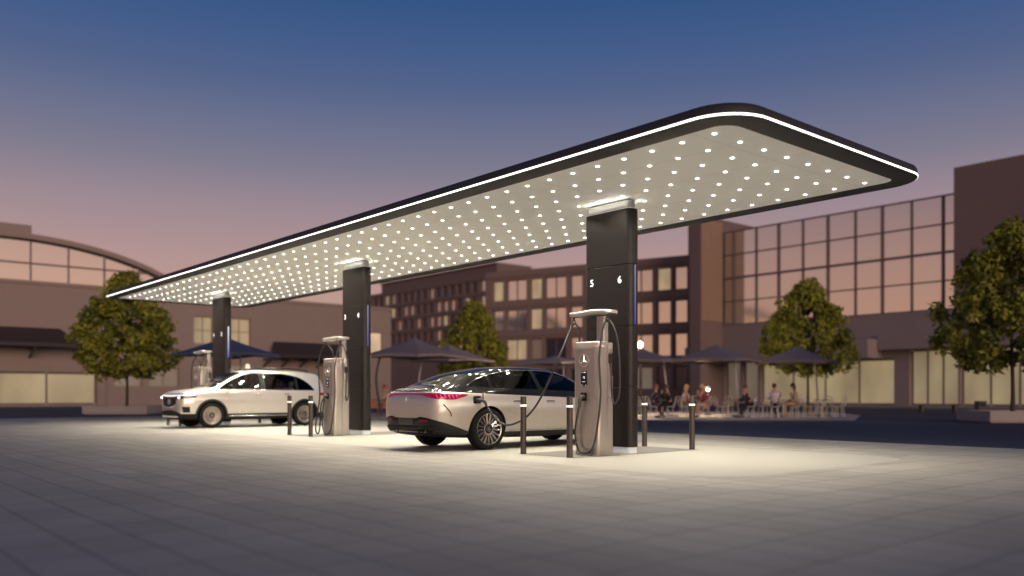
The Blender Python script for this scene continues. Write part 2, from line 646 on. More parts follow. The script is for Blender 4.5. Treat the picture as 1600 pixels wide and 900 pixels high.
M_STAT = [strip_mat(0.42, (0.42, 0.40, 0.75, 1), "dim_status_strip"), strip_mat(0.5, (0.5, 0.48, 0.8, 1), "status_strip"), strip_mat(1.3, (0.9, 0.9, 1, 1), "bright_status_strip")]
M_TXT = Matrix(((0, 0, -1, 0), (-1, 0, 0, 0), (0, 1, 0, 0), (0, 0, 0, 1)))
def column(k, a_, b_):
    y0 = 8.645 * k
    bm = bm_new()
    rr_ = lambda d, r=0.11: rrect(0.135 - d, 0.54 - d, r - d, 6, 0, y0)
    for z0, z1 in ((0.10, 1.116), (1.124, 2.146), (2.154, 3.186), (3.194, 4.13)):
        loft(bm, [[(x, y, z) for x, y in rr_(d)] for d, z in ((0.006, z0), (0, z0 + 0.006), (0, z1 - 0.006), (0.006, z1))])
    prism(bm, rr_(0.012), 0.101, 4.128)
    c = finish("column", bm, M_BLACK, canopy, smooth=30)
    bm = bm_new(); prism(bm, rr_(0.014), 0.0, 0.099)
    finish("plinth", bm, M_PLIN, c, smooth=30)
    bm = bm_new()
    loft(bm, [[(x, y, z) for x, y in rr_(d)] for d, z in ((0.045, 4.131), (0.045, 4.255), (0.02, 4.262), (0.02, 4.270), (0.06, 4.270))])
    prism(bm, rr_(0.085, 0.1), 4.2705, 4.2995)
    finish("capital", bm, M_CAP, c, smooth=30)
    bm = bm_new()
    o1, o2 = rr_(0.012), rr_(0.036)
    loft(bm, [[(x, y, 4.1305) for x, y in o1], [(x, y, 4.136) for x, y in o1], [(x, y, 4.136) for x, y in o2], [(x, y, 4.1305) for x, y in o2]], cap0=False, cap1=False)
    finish("uplight", bm, M_UPL, c)
    for sx in (-1, 1):
        li = bpy.data.lights.new("uplight_beam", "AREA")
        li.shape = "RECTANGLE"
        li.size, li.size_y = 0.03, 0.95
        li.energy = 1.6
        li.color = (1.0, 0.95, 0.86)
        lo_ = bpy.data.objects.new("uplight_beam", li)
        COL.objects.link(lo_)
        lo_.parent = c
        lo_.location = (sx * 0.16, y0, 4.17)
        lo_.rotation_euler = (pi, 0, 0)
    for t, yy in ((a_, 0.335), (b_, -0.315)):
        text_mesh("number", t, 0.172, M_NUM, c, Matrix.Translation((-0.1365, y0 + yy, 2.93)) @ M_TXT)
    bm = bm_new()
    box(bm, -0.013, 0.013, y0 - 0.548, y0 - 0.536, 2.165, 3.175, 0.004)
    finish("status_light", bm, M_STAT[k], c)
for k, (a_, b_) in enumerate((("5", "6"), ("3", "4"), ("1", "2"))):
    column(k, a_, b_)

# ================================================================== bollards
M_BOL = mat("dark_bronze_metal", (0.075, 0.062, 0.055), 0.42, metal=0.5)
M_BAND = mat("emissive_white_band", (0.85, 0.85, 0.82), 0.4, emit=(1, 1, 0.95), es=0.9)  # the band material emits white
def make_bollard(label):
    t = thing("bollard", label, "bollard", group="bollards round the charging islands")
    bm = bm_new()
    lathe(bm, [(0.0502, 0), (0.0502, 0.785), (0.0465, 0.787), (0.0465, 0.822), (0.0502, 0.824), (0.0502, 0.948), (0.046, 0.956), (0.001, 0.958)], 20)
    finish("post", bm, M_BOL, t, smooth=35)
    bm = bm_new()
    lathe(bm, [(0.0475, 0.788), (0.0540, 0.790), (0.0540, 0.819), (0.0475, 0.821)], 20, cap=False)
    finish("band", bm, M_BAND, t, smooth=35)
    return t
proto_b = None
ISL = ["nearest island with numbers five and six", "middle island with numbers three and four", "farthest island with numbers one and two"]
for k in range(3):
    for v_, u_, w_ in ((-1.53, 0.57, "beside the white sedan's rear wheel" if k == 0 else "in front of the charger, on its left side"),
                       (-1.53, -0.53, "in front of the charger, nearest the camera" if k == 0 else "in front of the charger, on its right side"),
                       (1.53, -0.55, "behind the column, right end"), (1.57, 0.60, "behind the column, left end")):
        lab = "dark bollard with white band %s, %s" % (w_, ISL[k])
        lab = {(0, -1.53, 0.57): "dark bollard standing between the sedan's rear door and the nearest charger",
               (0, -1.53, -0.53): "dark bollard directly in front of the nearest charger's left edge",
               (0, 1.53, -0.55): "dark bollard alone at the right tip of the nearest island",
               (0, 1.57, 0.60): "dark bollard just right of column numbered five and six",
               (1, -1.53, 0.57): "dark bollard before the suv's rear wheel, left of two",
               (1, -1.53, -0.53): "dark bollard between the suv's rear wheel and middle charger",
               (1, 1.53, -0.55): "dark bollard behind middle column, its side nearer the sedan",
               (1, 1.57, 0.60): "dark bollard behind middle column, its side nearer the suv",
               (2, -1.53, 0.57): "dark bollard seen under the suv's front bumper, left one",
               (2, -1.53, -0.53): "dark bollard seen beside the suv's front tyre, under the bumper",
               (2, 1.53, -0.55): "dark bollard seen under the middle of the suv's sill",
               (2, 1.57, 0.60): "dark bollard behind farthest column, hidden by the suv"}[(k, v_, u_)]
        if proto_b is None:
            proto_b = make_bollard(lab); b_ = proto_b
        else:
            b_ = copy_tree(proto_b); b_["label"] = lab
        b_.location = W(v_, 8.645 * k + u_)

# ================================================================== chargers
M_STEEL = mat("brushed_champagne_steel", (0.55, 0.515, 0.47), 0.38, metal=0.85, rvar=0.07, vscale=14)
M_STEEL2 = mat("satin_light_steel", (0.74, 0.70, 0.65), 0.28, metal=0.85)
M_CHROME = mat("polished_emblem_metal", (0.85, 0.85, 0.84), 0.28, metal=1)
M_SCR = mat("black_screen_glass", (0.012, 0.012, 0.013), 0.08)
M_RUB = mat("black_cable_rubber", (0.035, 0.033, 0.032), 0.45)
M_PLUG = mat("dark_plug_plastic", (0.07, 0.065, 0.06), 0.5)
M_ICON = mat("lit_screen_symbol", (1, 1, 1), 0.5, emit=(0.9, 0.95, 1), es=0.8)

def tube_part(name, pts, r, m, parent, n=8, smooth=10):
    bm = bm_new()
    tube(bm, pts, r, n, smooth)
    return finish(name, bm, m, parent, smooth=60)

def make_charger(label):
    t = thing("charging_station", label, "charger", group="charging stations under the canopy")
    # local: -x faces the drive, y along the canopy
    bm = bm_new()
    prof = [(0.004, 0.0), (0.0, 0.01), (0.0, 1.765), (0.004, 1.77)]
    loft(bm, [[(x, y, z) for x, y in rrect(0.130 - d, (0.272 + 0.018 * min(1, z / 0.9)) - d, 0.07 - d, 6)] for d, z in prof[:2] + [(0, 0.3), (0, 0.6), (0, 0.9)] + prof[2:]])
    finish("cabinet", bm, M_STEEL, t, smooth=35)
    bm = bm_new()
    loft(bm, [[(x, y, z) for x, y in rrect(0.128 - d, 0.288 - d, 0.07 - d, 6)] for d, z in ((0.0, 1.776), (0.0, 1.838), (0.012, 1.85))])
    finish("top_collar", bm, M_STEEL2, t, smooth=35)
    # front panel with its raised rim
    bm = bm_new()
    lo = [(y, z) for y, z in rrect(0.215, 0.395, 0.02, 4, 0.0, 1.345)]
    loft(bm, [[(-0.129, y, z) for y, z in lo], [(-0.136, y * 0.995, (z - 1.345) * 0.997 + 1.345) for y, z in lo]])
    finish("front_panel", bm, mat("panel_champagne_metal", (0.46, 0.415, 0.37), 0.40, metal=0.85), t, smooth=35)
    bm = bm_new()
    lo = [(y, z) for y, z in rrect(0.215, 0.41, 0.09, 8, 0.0, 0.52)]
    loft(bm, [[(-0.129, y, z) for y, z in lo], [(-0.135, y * 0.99, (z - 0.52) * 0.994 + 0.52) for y, z in lo]])
    finish("lower_panel", bm, mat("lower_champagne_metal", (0.52, 0.475, 0.43), 0.38, metal=0.85), t, smooth=35)
    bm = bm_new()
    star_ring(bm, 0.108, 0.011, Matrix.Translation((-0.1365, 0.03, 1.545)) @ M_TXT)
    finish("star_emblem", bm, M_CHROME, t, smooth=30)
    bm = bm_new()
    box(bm, -0.143, -0.1365, -0.035, 0.095, 1.125, 1.375, 0.008)
    s = finish("screen", bm, M_SCR, t, smooth=35)
    bm = bm_new()
    for (y0, y1, z0, z1) in ((0.055, 0.075, 1.348, 1.354), (0.0, 0.03, 1.345, 1.358), (-0.02, -0.008, 1.347, 1.355), (0.015, 0.045, 1.275, 1.283),
                             (0.010, 0.016, 1.240, 1.283), (0.015, 0.045, 1.255, 1.263), (-0.005, 0.065, 1.195, 1.201), (0.07, 0.085, 1.135, 1.145), (-0.025, -0.01, 1.135, 1.145)):
        box(bm, -0.1445, -0.1433, y0, y1, z0, z1)
    finish("screen_symbols", bm, M_ICON, s)  # small bars drawn as the display's symbols
    bm = bm_new()
    # socket: a frame round a dark recess
    for (y0, y1, z0, z1) in ((-0.035, 0.095, 1.005, 1.02), (-0.035, 0.095, 0.885, 0.90), (-0.035, -0.02, 0.90, 1.005), (0.08, 0.095, 0.90, 1.005)):
        box(bm, -0.150, -0.1362, y0, y1, z0, z1, 0.003)
    box(bm, -0.1385, -0.1362, -0.02, 0.08, 0.90, 1.005)
    finish("socket", bm, M_SCR, t, smooth=35)
    # mast behind the cabinet, with a holster on its outer side
    bm = bm_new()
    prism(bm, rrect(0.115, 0.155, 0.05, 5, 0.235, -0.03), 0.0, 1.30)
    finish("mast_base", bm, M_STEEL, t, smooth=35)
    bm = bm_new()
    prism(bm, rrect(0.06, 0.085, 0.02, 4, 0.245, -0.02), 1.295, 2.285)
    finish("mast", bm, M_STEEL, t, smooth=35)
    bm = bm_new()
    box(bm, 0.17, 0.29, -0.215, -0.135, 1.66, 1.84, 0.015)
    box(bm, 0.185, 0.275, -0.205, -0.140, 0.95, 1.655, 0.012)
    h = finish("holster", bm, M_STEEL2, t, smooth=35)
    bm = bm_new()
    box(bm, 0.19, 0.27, -0.2185, -0.205, 1.50, 1.65, 0.003)
    finish("holster_slot", bm, M_SCR, h)
    # crossbar with rounded, slightly drooping left end
    bm = bm_new()
    rings = []
    for i in range(17):
        y = 0.52 - 0.94 * i / 16
        w = 0.10 + 0.055 * (abs(y - .05) / 0.47) ** 2
        e = 1 - max(0, (abs(y - .05) - 0.42) / 0.05) ** 2 * 0.5
        zc = 2.335 + 0.012 * cos(y * 8)
        rings.append([(0.10 + x * e, y, zc + z * e) for x, z in rrect(w, 0.042, 0.035, 4)])
    loft(bm, rings)
    finish("crossbar", bm, M_STEEL2, t, smooth=40)
    for yy in (0.43, -0.33):
        bm = bm_new()
        tube(bm, [(0.03, yy, 2.30), (0.03, yy, 2.22)], 0.018, 8)
        for k in range(1):
            n = 14
            tube(bm, [(0.03, yy + 0.035 * cos(2 * pi * j / n), 2.20 + 0.035 * sin(2 * pi * j / n)) for j in range(n + 1)], 0.011, 6, cap=False)
        finish("cable_hook", bm, M_RUB, t, smooth=40)
    # right hand cable: plug in the front socket, down, up to the hook, down again to the holster
    tube_part("charging_cable", [(-0.205, 0.06, 0.86), (-0.21, 0.10, 0.70), (-0.20, 0.17, 0.38), (-0.20, 0.10, 0.10), (-0.19, -0.06, 0.035), (-0.19, -0.22, 0.14),
                                 (-0.17, -0.31, 0.50), (-0.13, -0.335, 1.0), (-0.12, -0.30, 1.55), (-0.06, -0.29, 1.95), (0.0, -0.31, 2.15), (0.03, -0.35, 2.19),
                                 (0.05, -0.43, 2.10), (0.09, -0.50, 1.85), (0.12, -0.52, 1.35), (0.14, -0.48, 0.98), (0.15, -0.38, 0.84),
                                 (0.17, -0.31, 0.95), (0.21, -0.255, 1.25), (0.23, -0.225, 1.52)], 0.0165, M_RUB, t)
    bm = bm_new()
    tube(bm, [(-0.14, 0.025, 0.955), (-0.19, 0.03, 0.95), (-0.215, 0.045, 0.90), (-0.206, 0.06, 0.83), (-0.208, 0.075, 0.77)], [0.034, 0.022], 10, 4)
    finish("plug", bm, M_PLUG, t, smooth=50)
    return t
def car_cable(t, pts, name="charging_cable"):
    tube_part(name, pts, 0.018, M_RUB, t)

CH0 = make_charger("steel charging station with a cable plugged into the black and white sedan")
CH1 = copy_tree(CH0); CH1["label"] = "steel charging station at the middle column between sedan and suv"
CH2 = copy_tree(CH0); CH2["label"] = "steel charging station farthest back, partly hidden behind the suv's windscreen"
for k, c in enumerate((CH0, CH1, CH2)):
    c.location = W(-0.83, -0.32 + 8.645 * k)
    c.rotation_euler = (0, 0, TH)
for c in (CH1, CH2):
    car_cable(c, [(0.02, 0.0, 1.84), (0.0, 0.05, 2.05), (0.02, 0.34, 2.22), (0.03, 0.46, 2.19), (0.0, 0.60, 2.05), (-0.03, 0.68, 1.75), (-0.03, 0.66, 1.35), (-0.06, 0.56, 0.95),
                  (-0.14, 0.50, 0.60), (-0.18, 0.54, 0.25), (-0.20, 0.47, 0.06), (-0.21, 0.32, 0.07), (-0.21, 0.25, 0.35), (-0.21, 0.22, 0.70), (-0.20, 0.12, 0.88), (-0.15, 0.05, 0.95)])
# ================================================================== cars
M_TYRE = mat("tyre_rubber", (0.011, 0.011, 0.011), 0.9, spec=0.15)
M_RIMB = mat("dark_wheel_metal", (0.03, 0.03, 0.032), 0.4, metal=0.6)
M_RIM = mat("bright_alloy", (0.60, 0.57, 0.54), 0.25, metal=0.95)
M_INT = mat("dark_car_cabin", (0.015, 0.015, 0.016), 0.9)
M_SEATL = mat("light_seat_leather", (0.42, 0.37, 0.31), 0.6)
M_SEATD = mat("dark_seat_leather", (0.05, 0.047, 0.045), 0.55)
M_TRIM = mat("black_gloss_trim", (0.010, 0.010, 0.010), 0.22, spec=0.3)
M_CLAD = mat("dark_body_cladding", (0.013, 0.0125, 0.012), 0.6, spec=0.3)
M_CHR = mat("chrome_trim", (0.75, 0.74, 0.72), 0.12, metal=1)
M_GLS = glass_mat("tinted_car_glass", (0.42, 0.43, 0.45), -0.01)
M_GLSD = glass_mat("privacy_car_glass", (0.16, 0.16, 0.17), -0.015)
M_SEAM = mat("panel_gap", (0.01, 0.01, 0.01), 0.9)

def car_body(table, nx, inset=None):
    cols = list(zip(*table))
    xs = list(cols[0])
    F = [pchip(xs, list(c)) for c in cols[1:]]
    x0, x1 = xs[0], xs[-1]
    stations = []
    for i in range(nx):
        t = i / (nx - 1)
        t = 0.5 - 0.5 * cos(pi * t)          # dense near both ends
        t = 0.55 * t + 0.45 * i / (nx - 1)
        stations.append(x0 + (x1 - x0) * t)
    if inset:
        a, b = inset
        stations = [x for x in stations if a <= x <= b]
    rings = []
    for x in stations:
        zbt, ys, zw, yw, zb, yb, zr, yr, zc = [f(x) for f in F]
        if inset:
            d = 0.055
            zbt, ys, yw, yb, yr = 0.42, ys - .12, yw - .10, yb - d, yr - d * .6
            zr, zc = zr - d * .7, zc - d * .8
        half = [(ys * .6, zbt), (ys, zbt + (zw - zbt) * .16), (yw, zw), (yw * .45 + yb * .55 + .006, zw * .45 + zb * .55), (yb, zb), (yb * .5 + yr * .5 + .018, zb * .5 + zr * .5 + .01), (yr, zr), (yr * .55, zr + (zc - zr) * .78)]
        loop = [(0, zbt)] + half + [(0, zc)] + [(-y, z) for y, z in reversed(half)]
        n = len(loop)
        ring = []
        for i in range(n):
            p0, p1, p2, p3 = loop[i - 1], loop[i], loop[(i + 1) % n], loop[(i + 2) % n]
            for k in range(5):
                t = k / 5
                q = [0.5 * (2 * b + (c - a) * t + (2 * a - 5 * b + 4 * c - d_) * t * t + (3 * b - a - 3 * c + d_) * t ** 3) for a, b, c, d_ in zip(p0, p1, p2, p3)]
                ring.append((x, q[0], q[1]))
        rings.append(ring)
    bm = bm_new()
    loft(bm, rings)
    bmesh.ops.recalc_face_normals(bm, faces=bm.faces)
    return bm

class Car:
    def __init__(s, root, table, paint, nx=96):
        s.root = root
        bm = car_body(table, nx)
        s.bvh = BVHTree.FromBMesh(bm)
        s.body = finish("body", bm, [paint, M_INT], root, smooth=30)
        s.table = table
    def carve(s, cav, arches, prisms):
        cut = finish("cut", car_body(s.table, 70, cav), [M_INT]); boolean(s.body, cut)
        for x, r, z in arches:
            for sd in (1, -1):
                bm = bm_new()
                lathe(bm, [(r, 0.60), (r, 1.25)], 48, Matrix.Translation((x, 0, z)) @ Matrix.Rotation(-pi / 2 * sd, 4, "X"))
                bmesh.ops.recalc_face_normals(bm, faces=bm.faces)
                boolean(s.body, finish("cut", bm, [M_INT]))
        for outline, axis in prisms:
            bm = bm_new()
            if axis == "y":
                loft(bm, [[(x, -1.3, z) for x, z in outline], [(x, 1.3, z) for x, z in outline]])
            else:
                loft(bm, [[(x, y, axis) for x, y in outline], [(x, y, 2.2) for x, y in outline]])
            bmesh.ops.recalc_face_normals(bm, faces=bm.faces)
            boolean(s.body, finish("cut", bm, [M_INT]))
        for p in s.body.data.polygons:
            p.use_smooth = True
        s.body.data.set_sharp_from_angle(angle=radians(32))
    def split(s, plane_co, plane_no, name, m):
        """cut the shell along a plane; the side the normal points to becomes a part of its own"""
        me = s.body.data
        mats_ = [x for x in me.materials]
        out = []
        for keep in (0, 1):
            bm = bm_new()
            bm.from_mesh(me)
            bmesh.ops.bisect_plane(bm, geom=bm.verts[:] + bm.edges[:] + bm.faces[:], plane_co=plane_co, plane_no=plane_no, clear_outer=not keep, clear_inner=bool(keep))
            out.append(bm)
        new = bpy.data.meshes.new("body")
        out[0].to_mesh(new); out[0].free()
        for x in mats_: new.materials.append(x)
        s.body.data = new
        nm = bpy.data.meshes.new(name)
        out[1].to_mesh(nm); out[1].free()
        mats_[0] = m
        for x in mats_: nm.materials.append(x)
        o = bpy.data.objects.new(name, nm); COL.objects.link(o); o.parent = s.root
        return o
    def hit(s, o, d, off):
        p, n, i, dist = s.bvh.ray_cast(Vector(o), Vector(d))
        if p is None:
            return None
        if n.dot(Vector(d)) > 0: n = -n
        return p + n * off
    def side(s, x, z, sd, off=0.0):
        return s.hit((x, 3 * sd, z), (0, -sd, 0), off)
    def grid(s, name, rows, m, parent=None, thick=0.004):
        rows = [r for r in rows if all(p is not None for p in r)]
        bm = bm_new()
        V = [[bm.verts.new(p) for p in r] for r in rows]
        for a, b in zip(V, V[1:]):
            for i in range(len(a) - 1):
                try: bm.faces.new((a[i], a[i + 1], b[i + 1], b[i]))
                except ValueError: pass
        bmesh.ops.remove_doubles(bm, verts=bm.verts, dist=0.0004)
        bmesh.ops.recalc_face_normals(bm, faces=bm.faces)
        # make the sheet face outwards
        c = Vector((0, 0, 0.7))
        if sum((f.calc_center_median() - c).dot(f.normal) for f in bm.faces) < 0:
            bmesh.ops.reverse_faces(bm, faces=bm.faces)
        if thick:
            bmesh.ops.solidify(bm, geom=bm.faces[:], thickness=thick)
        return finish(name, bm, m, parent or s.root, smooth=40)
    def patch_side(s, name, x0, x1, zlo, zhi, sd, m, off=0.003, nx=24, nz=6, parent=None, thick=0.004):
        rows = []
        for i in range(nx + 1):
            x = x0 + (x1 - x0) * i / nx
            a, b = zlo(x), zhi(x)
            rows.append([s.side(x, a + (b - a) * j / nz, sd, off) for j in range(nz + 1)])
        return s.grid(name, rows, m, parent, thick)
    def patch_radial(s, name, xc, f0, f1, zlo, zhi, front, m, off=0.003, nf=32, nz=6, parent=None, thick=0.004):
        """f in degrees from the car's nose (front=1) or tail (front=-1), positive to its left"""
        rows = []
        for i in range(nf + 1):
            f = f0 + (f1 - f0) * i / nf
            d = Vector((front * cos(radians(f)), sin(radians(f)), 0))
            a, b = zlo(f), zhi(f)
            rows.append([s.hit(Vector((xc, 0, a + (b - a) * j / nz)) + d * 4, -d, off) for j in range(nz + 1)])
        return s.grid(name, rows, m, parent, thick)
    def patch_top(s, name, x0, x1, half, m, off=0.002, nx=16, ny=12, thick=0.004, zmin=0):
        rows = []
        for i in range(nx + 1):
            x = x0 + (x1 - x0) * i / nx
            h = half(x)
            rows.append([s.hit((x, -h + 2 * h * j / ny, 3), (0, 0, -1), off) for j in range(ny + 1)])
        return s.grid(name, rows, m, None, thick)
    def line_side(s, name, pts, sd, r, m, off=0.0, parent=None, smooth=0):
        P = [s.side(x, z, sd, off) for x, z in pts]
        P = [p for p in P if p is not None]
        bm = bm_new()
        tube(bm, P, r, 6, smooth)
        return finish(name, bm, m, parent or s.root, smooth=60)

def seat(root, x, y, m, w=0.25, z=0.42):
    bm = bm_new()
    box(bm, x - 0.25, x + 0.27, y - w, y + w, z, z + 0.17, 0.05)
    R = Matrix.Translation((x - 0.24, y, z + 0.12)) @ Matrix.Rotation(radians(-14), 4, "Y")
    box(bm, -0.07, 0.07, -w, w, 0, 0.60, 0.06, R)
    s = finish("seat", bm, m, root, smooth=50)
    for yy in ([0] if w < 0.3 else [-0.4, 0.4]):
        bm = bm_new()
        box(bm, -0.05, 0.05, yy - 0.13, yy + 0.13, 0.63, 0.80, 0.045, R)
        tube(bm, [R @ Vector((0, yy - 0.05, 0.56)), R @ Vector((0, yy - 0.05, 0.66))], 0.01, 6)
        tube(bm, [R @ Vector((0, yy + 0.05, 0.56)), R @ Vector((0, yy + 0.05, 0.66))], 0.01, 6)
        finish("headrest", bm, m, s, smooth=50)

def cabin(root, xf, xr, m, zd, xd):
    for y in (0.38, -0.38):
        seat(root, xf, y, m)
    seat(root, xr, 0, m, w=0.62, z=0.44)
    bm = bm_new()
    box(bm, xd - 0.2, xd + 0.22, -0.72, 0.72, zd - 0.22, zd, 0.06)
    finish("dashboard", bm, M_SEATD, root, smooth=50)
    bm = bm_new()
    n = 20
    R = Matrix.Translation((xd - 0.34, 0.38, zd + 0.02)) @ Matrix.Rotation(radians(65), 4, "Y")
    tube(bm, [R @ Vector((0.18 * cos(2 * pi * k / n), 0.18 * sin(2 * pi * k / n), 0)) for k in range(n + 1)], 0.016, 6, cap=False)
    tube(bm, [R @ Vector((-0.17, 0, 0)), R @ Vector((0.17, 0, 0))], 0.018, 6)
    tube(bm, [R @ Vector((0, 0, 0)), R @ Vector((0, 0, 0.25))], 0.03, 6)
    finish("steering_wheel", bm, M_SEATD, root, smooth=50)

M_RIM2 = mat("bronze_grey_alloy", (0.34, 0.295, 0.26), 0.32, metal=0.9)
def wheel(root, x, y, R, wd, rr_, style):
    sd = 1 if y > 0 else -1
    Mx = Matrix.Translation((x, y, R)) @ Matrix.Rotation(-pi / 2 * sd, 4, "X")    # local z points outboard
    h = wd / 2
    bm = bm_new()
    prof = [(rr_ - 0.01, -h * .9), (rr_ + 0.012, -h), (R - 0.05, -h * 1.03), (R - 0.012, -h * .86), (R, -h * .6), (R, h * .6), (R - 0.012, h * .86), (R - 0.05, h * 1.03), (rr_ + 0.012, h), (rr_ - 0.006, h * .93), (rr_ - 0.012, h * .5)]
    lathe(bm, prof, 56, Mx, cap=False)
    bmesh.ops.recalc_face_normals(bm, faces=bm.faces)
    w = finish("wheel", bm, M_TYRE, root, smooth=40)
    bm = bm_new()
    lathe(bm, [(rr_ - 0.005, -h * .5), (rr_ - 0.006, h * .25), (rr_ - 0.03, h * .2), (0.05, h * .05), (0.001, h * .05)], 48, Mx, cap=False)
    bmesh.ops.recalc_face_normals(bm, faces=bm.faces)
    finish("barrel", bm, M_RIMB, w, smooth=40)
    bm = bm_new()
    if style == "spokes":
        lathe(bm, [(rr_ - 0.018, h * .72), (rr_ - 0.016, h * .93), (rr_ - 0.004, h * .97), (rr_, h * .80)], 56, Mx, cap=False)
        ns = 34
        for k in range(ns):
            a = 2 * pi * k / ns
            R2 = Mx @ Matrix.Rotation(a, 4, "Z")
            skew = 0.10 if k % 2 else -0.10
            p0 = R2 @ Vector((0.085 * cos(0), 0.085 * sin(0), h * .72))
            p1 = R2 @ Vector(((rr_ - 0.015) * cos(skew * .5), (rr_ - 0.015) * sin(skew * .5), h * .82))
            tube(bm, [p0, p1], [0.0062, 0.0085], 5)
        lathe(bm, [(0.105, h * .6), (0.100, h * .78), (0.085, h * .80), (0.08, h * .6)], 32, Mx, cap=False)
    else:
        lathe(bm, [(rr_ - 0.012, h * .72), (rr_ - 0.010, h * .92), (rr_ - 0.045, h * .95), (rr_ - 0.062, h * .85)], 56, Mx, cap=False)
        ns = 20
        for k in range(ns):
            a = 2 * pi * k / ns
            R2 = Mx @ Matrix.Rotation(a, 4, "Z")
            i0, i1 = 0.085, rr_ - 0.05
            q = [R2 @ Vector(p) for p in ((i0, -0.010, h * .66), (i0, 0.010, h * .66), (i1, 0.026, h * .88), (i1, -0.026, h * .88))]
            dn = R2.to_3x3() @ Vector((0, 0, -0.02))
            vs_ = [bm.verts.new(p) for p in q] + [bm.verts.new(p + dn) for p in q]
            for f in ((0, 1, 2, 3), (4, 7, 6, 5), (0, 4, 5, 1), (2, 6, 7, 3), (1, 5, 6, 2), (0, 3, 7, 4)):
                bm.faces.new([vs_[i] for i in f])
        lathe(bm, [(0.10, h * .5), (0.095, h * .66), (0.08, h * .68)], 32, Mx, cap=False)
    bmesh.ops.recalc_face_normals(bm, faces=bm.faces)
    finish("rim", bm, M_RIM if style == "spokes" else M_RIM2, w, smooth=35)
    bm = bm_new()
    lathe(bm, [(0.072, h * .5), (0.070, h * .74), (0.055, h * .80), (0.001, h * .81)], 28, Mx, cap=False)
    bmesh.ops.recalc_face_normals(bm, faces=bm.faces)
    hb = finish("hub_cap", bm, M_RIMB, w, smooth=35)
    bm = bm_new()
    star_ring(bm, 0.042, 0.005, Mx @ Matrix.Translation((0, 0, h * .815)))
    finish("hub_emblem", bm, M_CHROME, w, smooth=35)

def shape_between(xs, lo, hi):
    return [(x, lo(x)) for x in xs] + [(x, hi(x)) for x in reversed(xs)]
def lin(a, b, n):
    return [a + (b - a) * i / n for i in range(n + 1)]

# ------------------------------------------------------------------ sedan, tail towards the camera
def paint(name, col, metal, rough, coat=1.0, spec=0.5):
    m = mat(name, col, rough, metal=metal, coat=coat, spec=spec)
    return m
M_SIL = paint("champagne_silver_paint", (0.66, 0.61, 0.54), 0.78, 0.42, 0.0)
M_OBS = paint("obsidian_black_paint", (0.008, 0.008, 0.009), 0.0, 0.06, 0.0, 0.28)
M_WHT = paint("pearl_white_paint", (0.64, 0.61, 0.56), 0.62, 0.30, 0.4)
SED = [
    (-2.745, .50, .42, .62, .50, .74, .48, .80, .40, .82), (-2.73, .42, .55, .62, .64, .82, .62, .90, .50, .93),
    (-2.68, .34, .66, .64, .76, .92, .73, 1.00, .58, 1.035), (-2.58, .28, .74, .66, .85, .97, .81, 1.065, .64, 1.105),
    (-2.50, .26, .77, .67, .88, .985, .84, 1.075, .65, 1.12), (-2.35, .24, .81, .68, .915, 1.00, .865, 1.115, .64, 1.15), (-2.1, .22, .84, .69, .945, 1.02, .885, 1.205, .61, 1.245),
    (-1.6, .20, .86, .69, .96, 1.03, .895, 1.362, .575, 1.41), (-1.0, .19, .87, .68, .963, 1.035, .90, 1.448, .555, 1.508),
    (-.4, .18, .87, .67, .963, 1.03, .90, 1.472, .55, 1.53), (.1, .18, .87, .67, .963, 1.02, .90, 1.458, .55, 1.518),
    (.6, .18, .87, .66, .963, 1.00, .895, 1.36, .56, 1.42), (1.0, .18, .87, .66, .963, .98, .89, 1.20, .60, 1.255),
    (1.35, .18, .87, .66, .96, .95, .885, 1.05, .66, 1.09), (1.7, .19, .86, .65, .955, .90, .86, .965, .62, 1.00),
    (2.1, .20, .82, .62, .92, .83, .82, .875, .58, .90), (2.35, .22, .72, .58, .82, .73, .70, .77, .48, .785),
    (2.46, .28, .58, .52, .66, .62, .55, .65, .38, .66), (2.475, .34, .50, .50, .55, .58, .46, .60, .30, .61)]
sedan = thing("parked_sedan", "black over silver electric sedan plugged in beside the nearest charger, seen from behind", "car", W(0.26, 2.655), TH)
S1 = Car(sedan, SED, M_SIL)
lo = lambda x: 1.075 - 0.03 * x
hi = pchip([-1.95, -1.75, -1.5, -1.1, -.6, -.1, .3, .6, .9, 1.08], [1.134, 1.235, 1.31, 1.385, 1.43, 1.435, 1.402, 1.32, 1.17, 1.043])
wins = [(-1.95, -1.47, M_GLSD), (-1.43, -.36, M_GLSD), (-.26, 1.08, M_GLS)]
prs = [(shape_between(lin(a + .01, b - .012, 18), lambda x: lo(x), lambda x: hi(x)), "y") for a, b, _ in wins]
wsh = lambda x: 0.50 + (x - .45) * .12
rgh = lambda x: 0.50 + (x + 1.15) * -.03
prs += [([(.42, -.5), (1.28, -.60), (1.28, .60), (.42, .5)], 1.0), ([(-2.22, -.50), (-1.2, -.47), (-1.2, .47), (-2.22, .50)], 1.06)]
WR1 = 0.372
S1.carve((-2.15, 1.45), [(-1.605, .415, WR1), (1.605, .415, WR1)], prs)
up = S1.split((0, 0, .945), Vector((.036, 0, 1)).normalized(), "upper_body", M_OBS)
dn = S1.split((0, 0, .315), Vector((0, 0, -1)), "lower_cladding", M_CLAD)
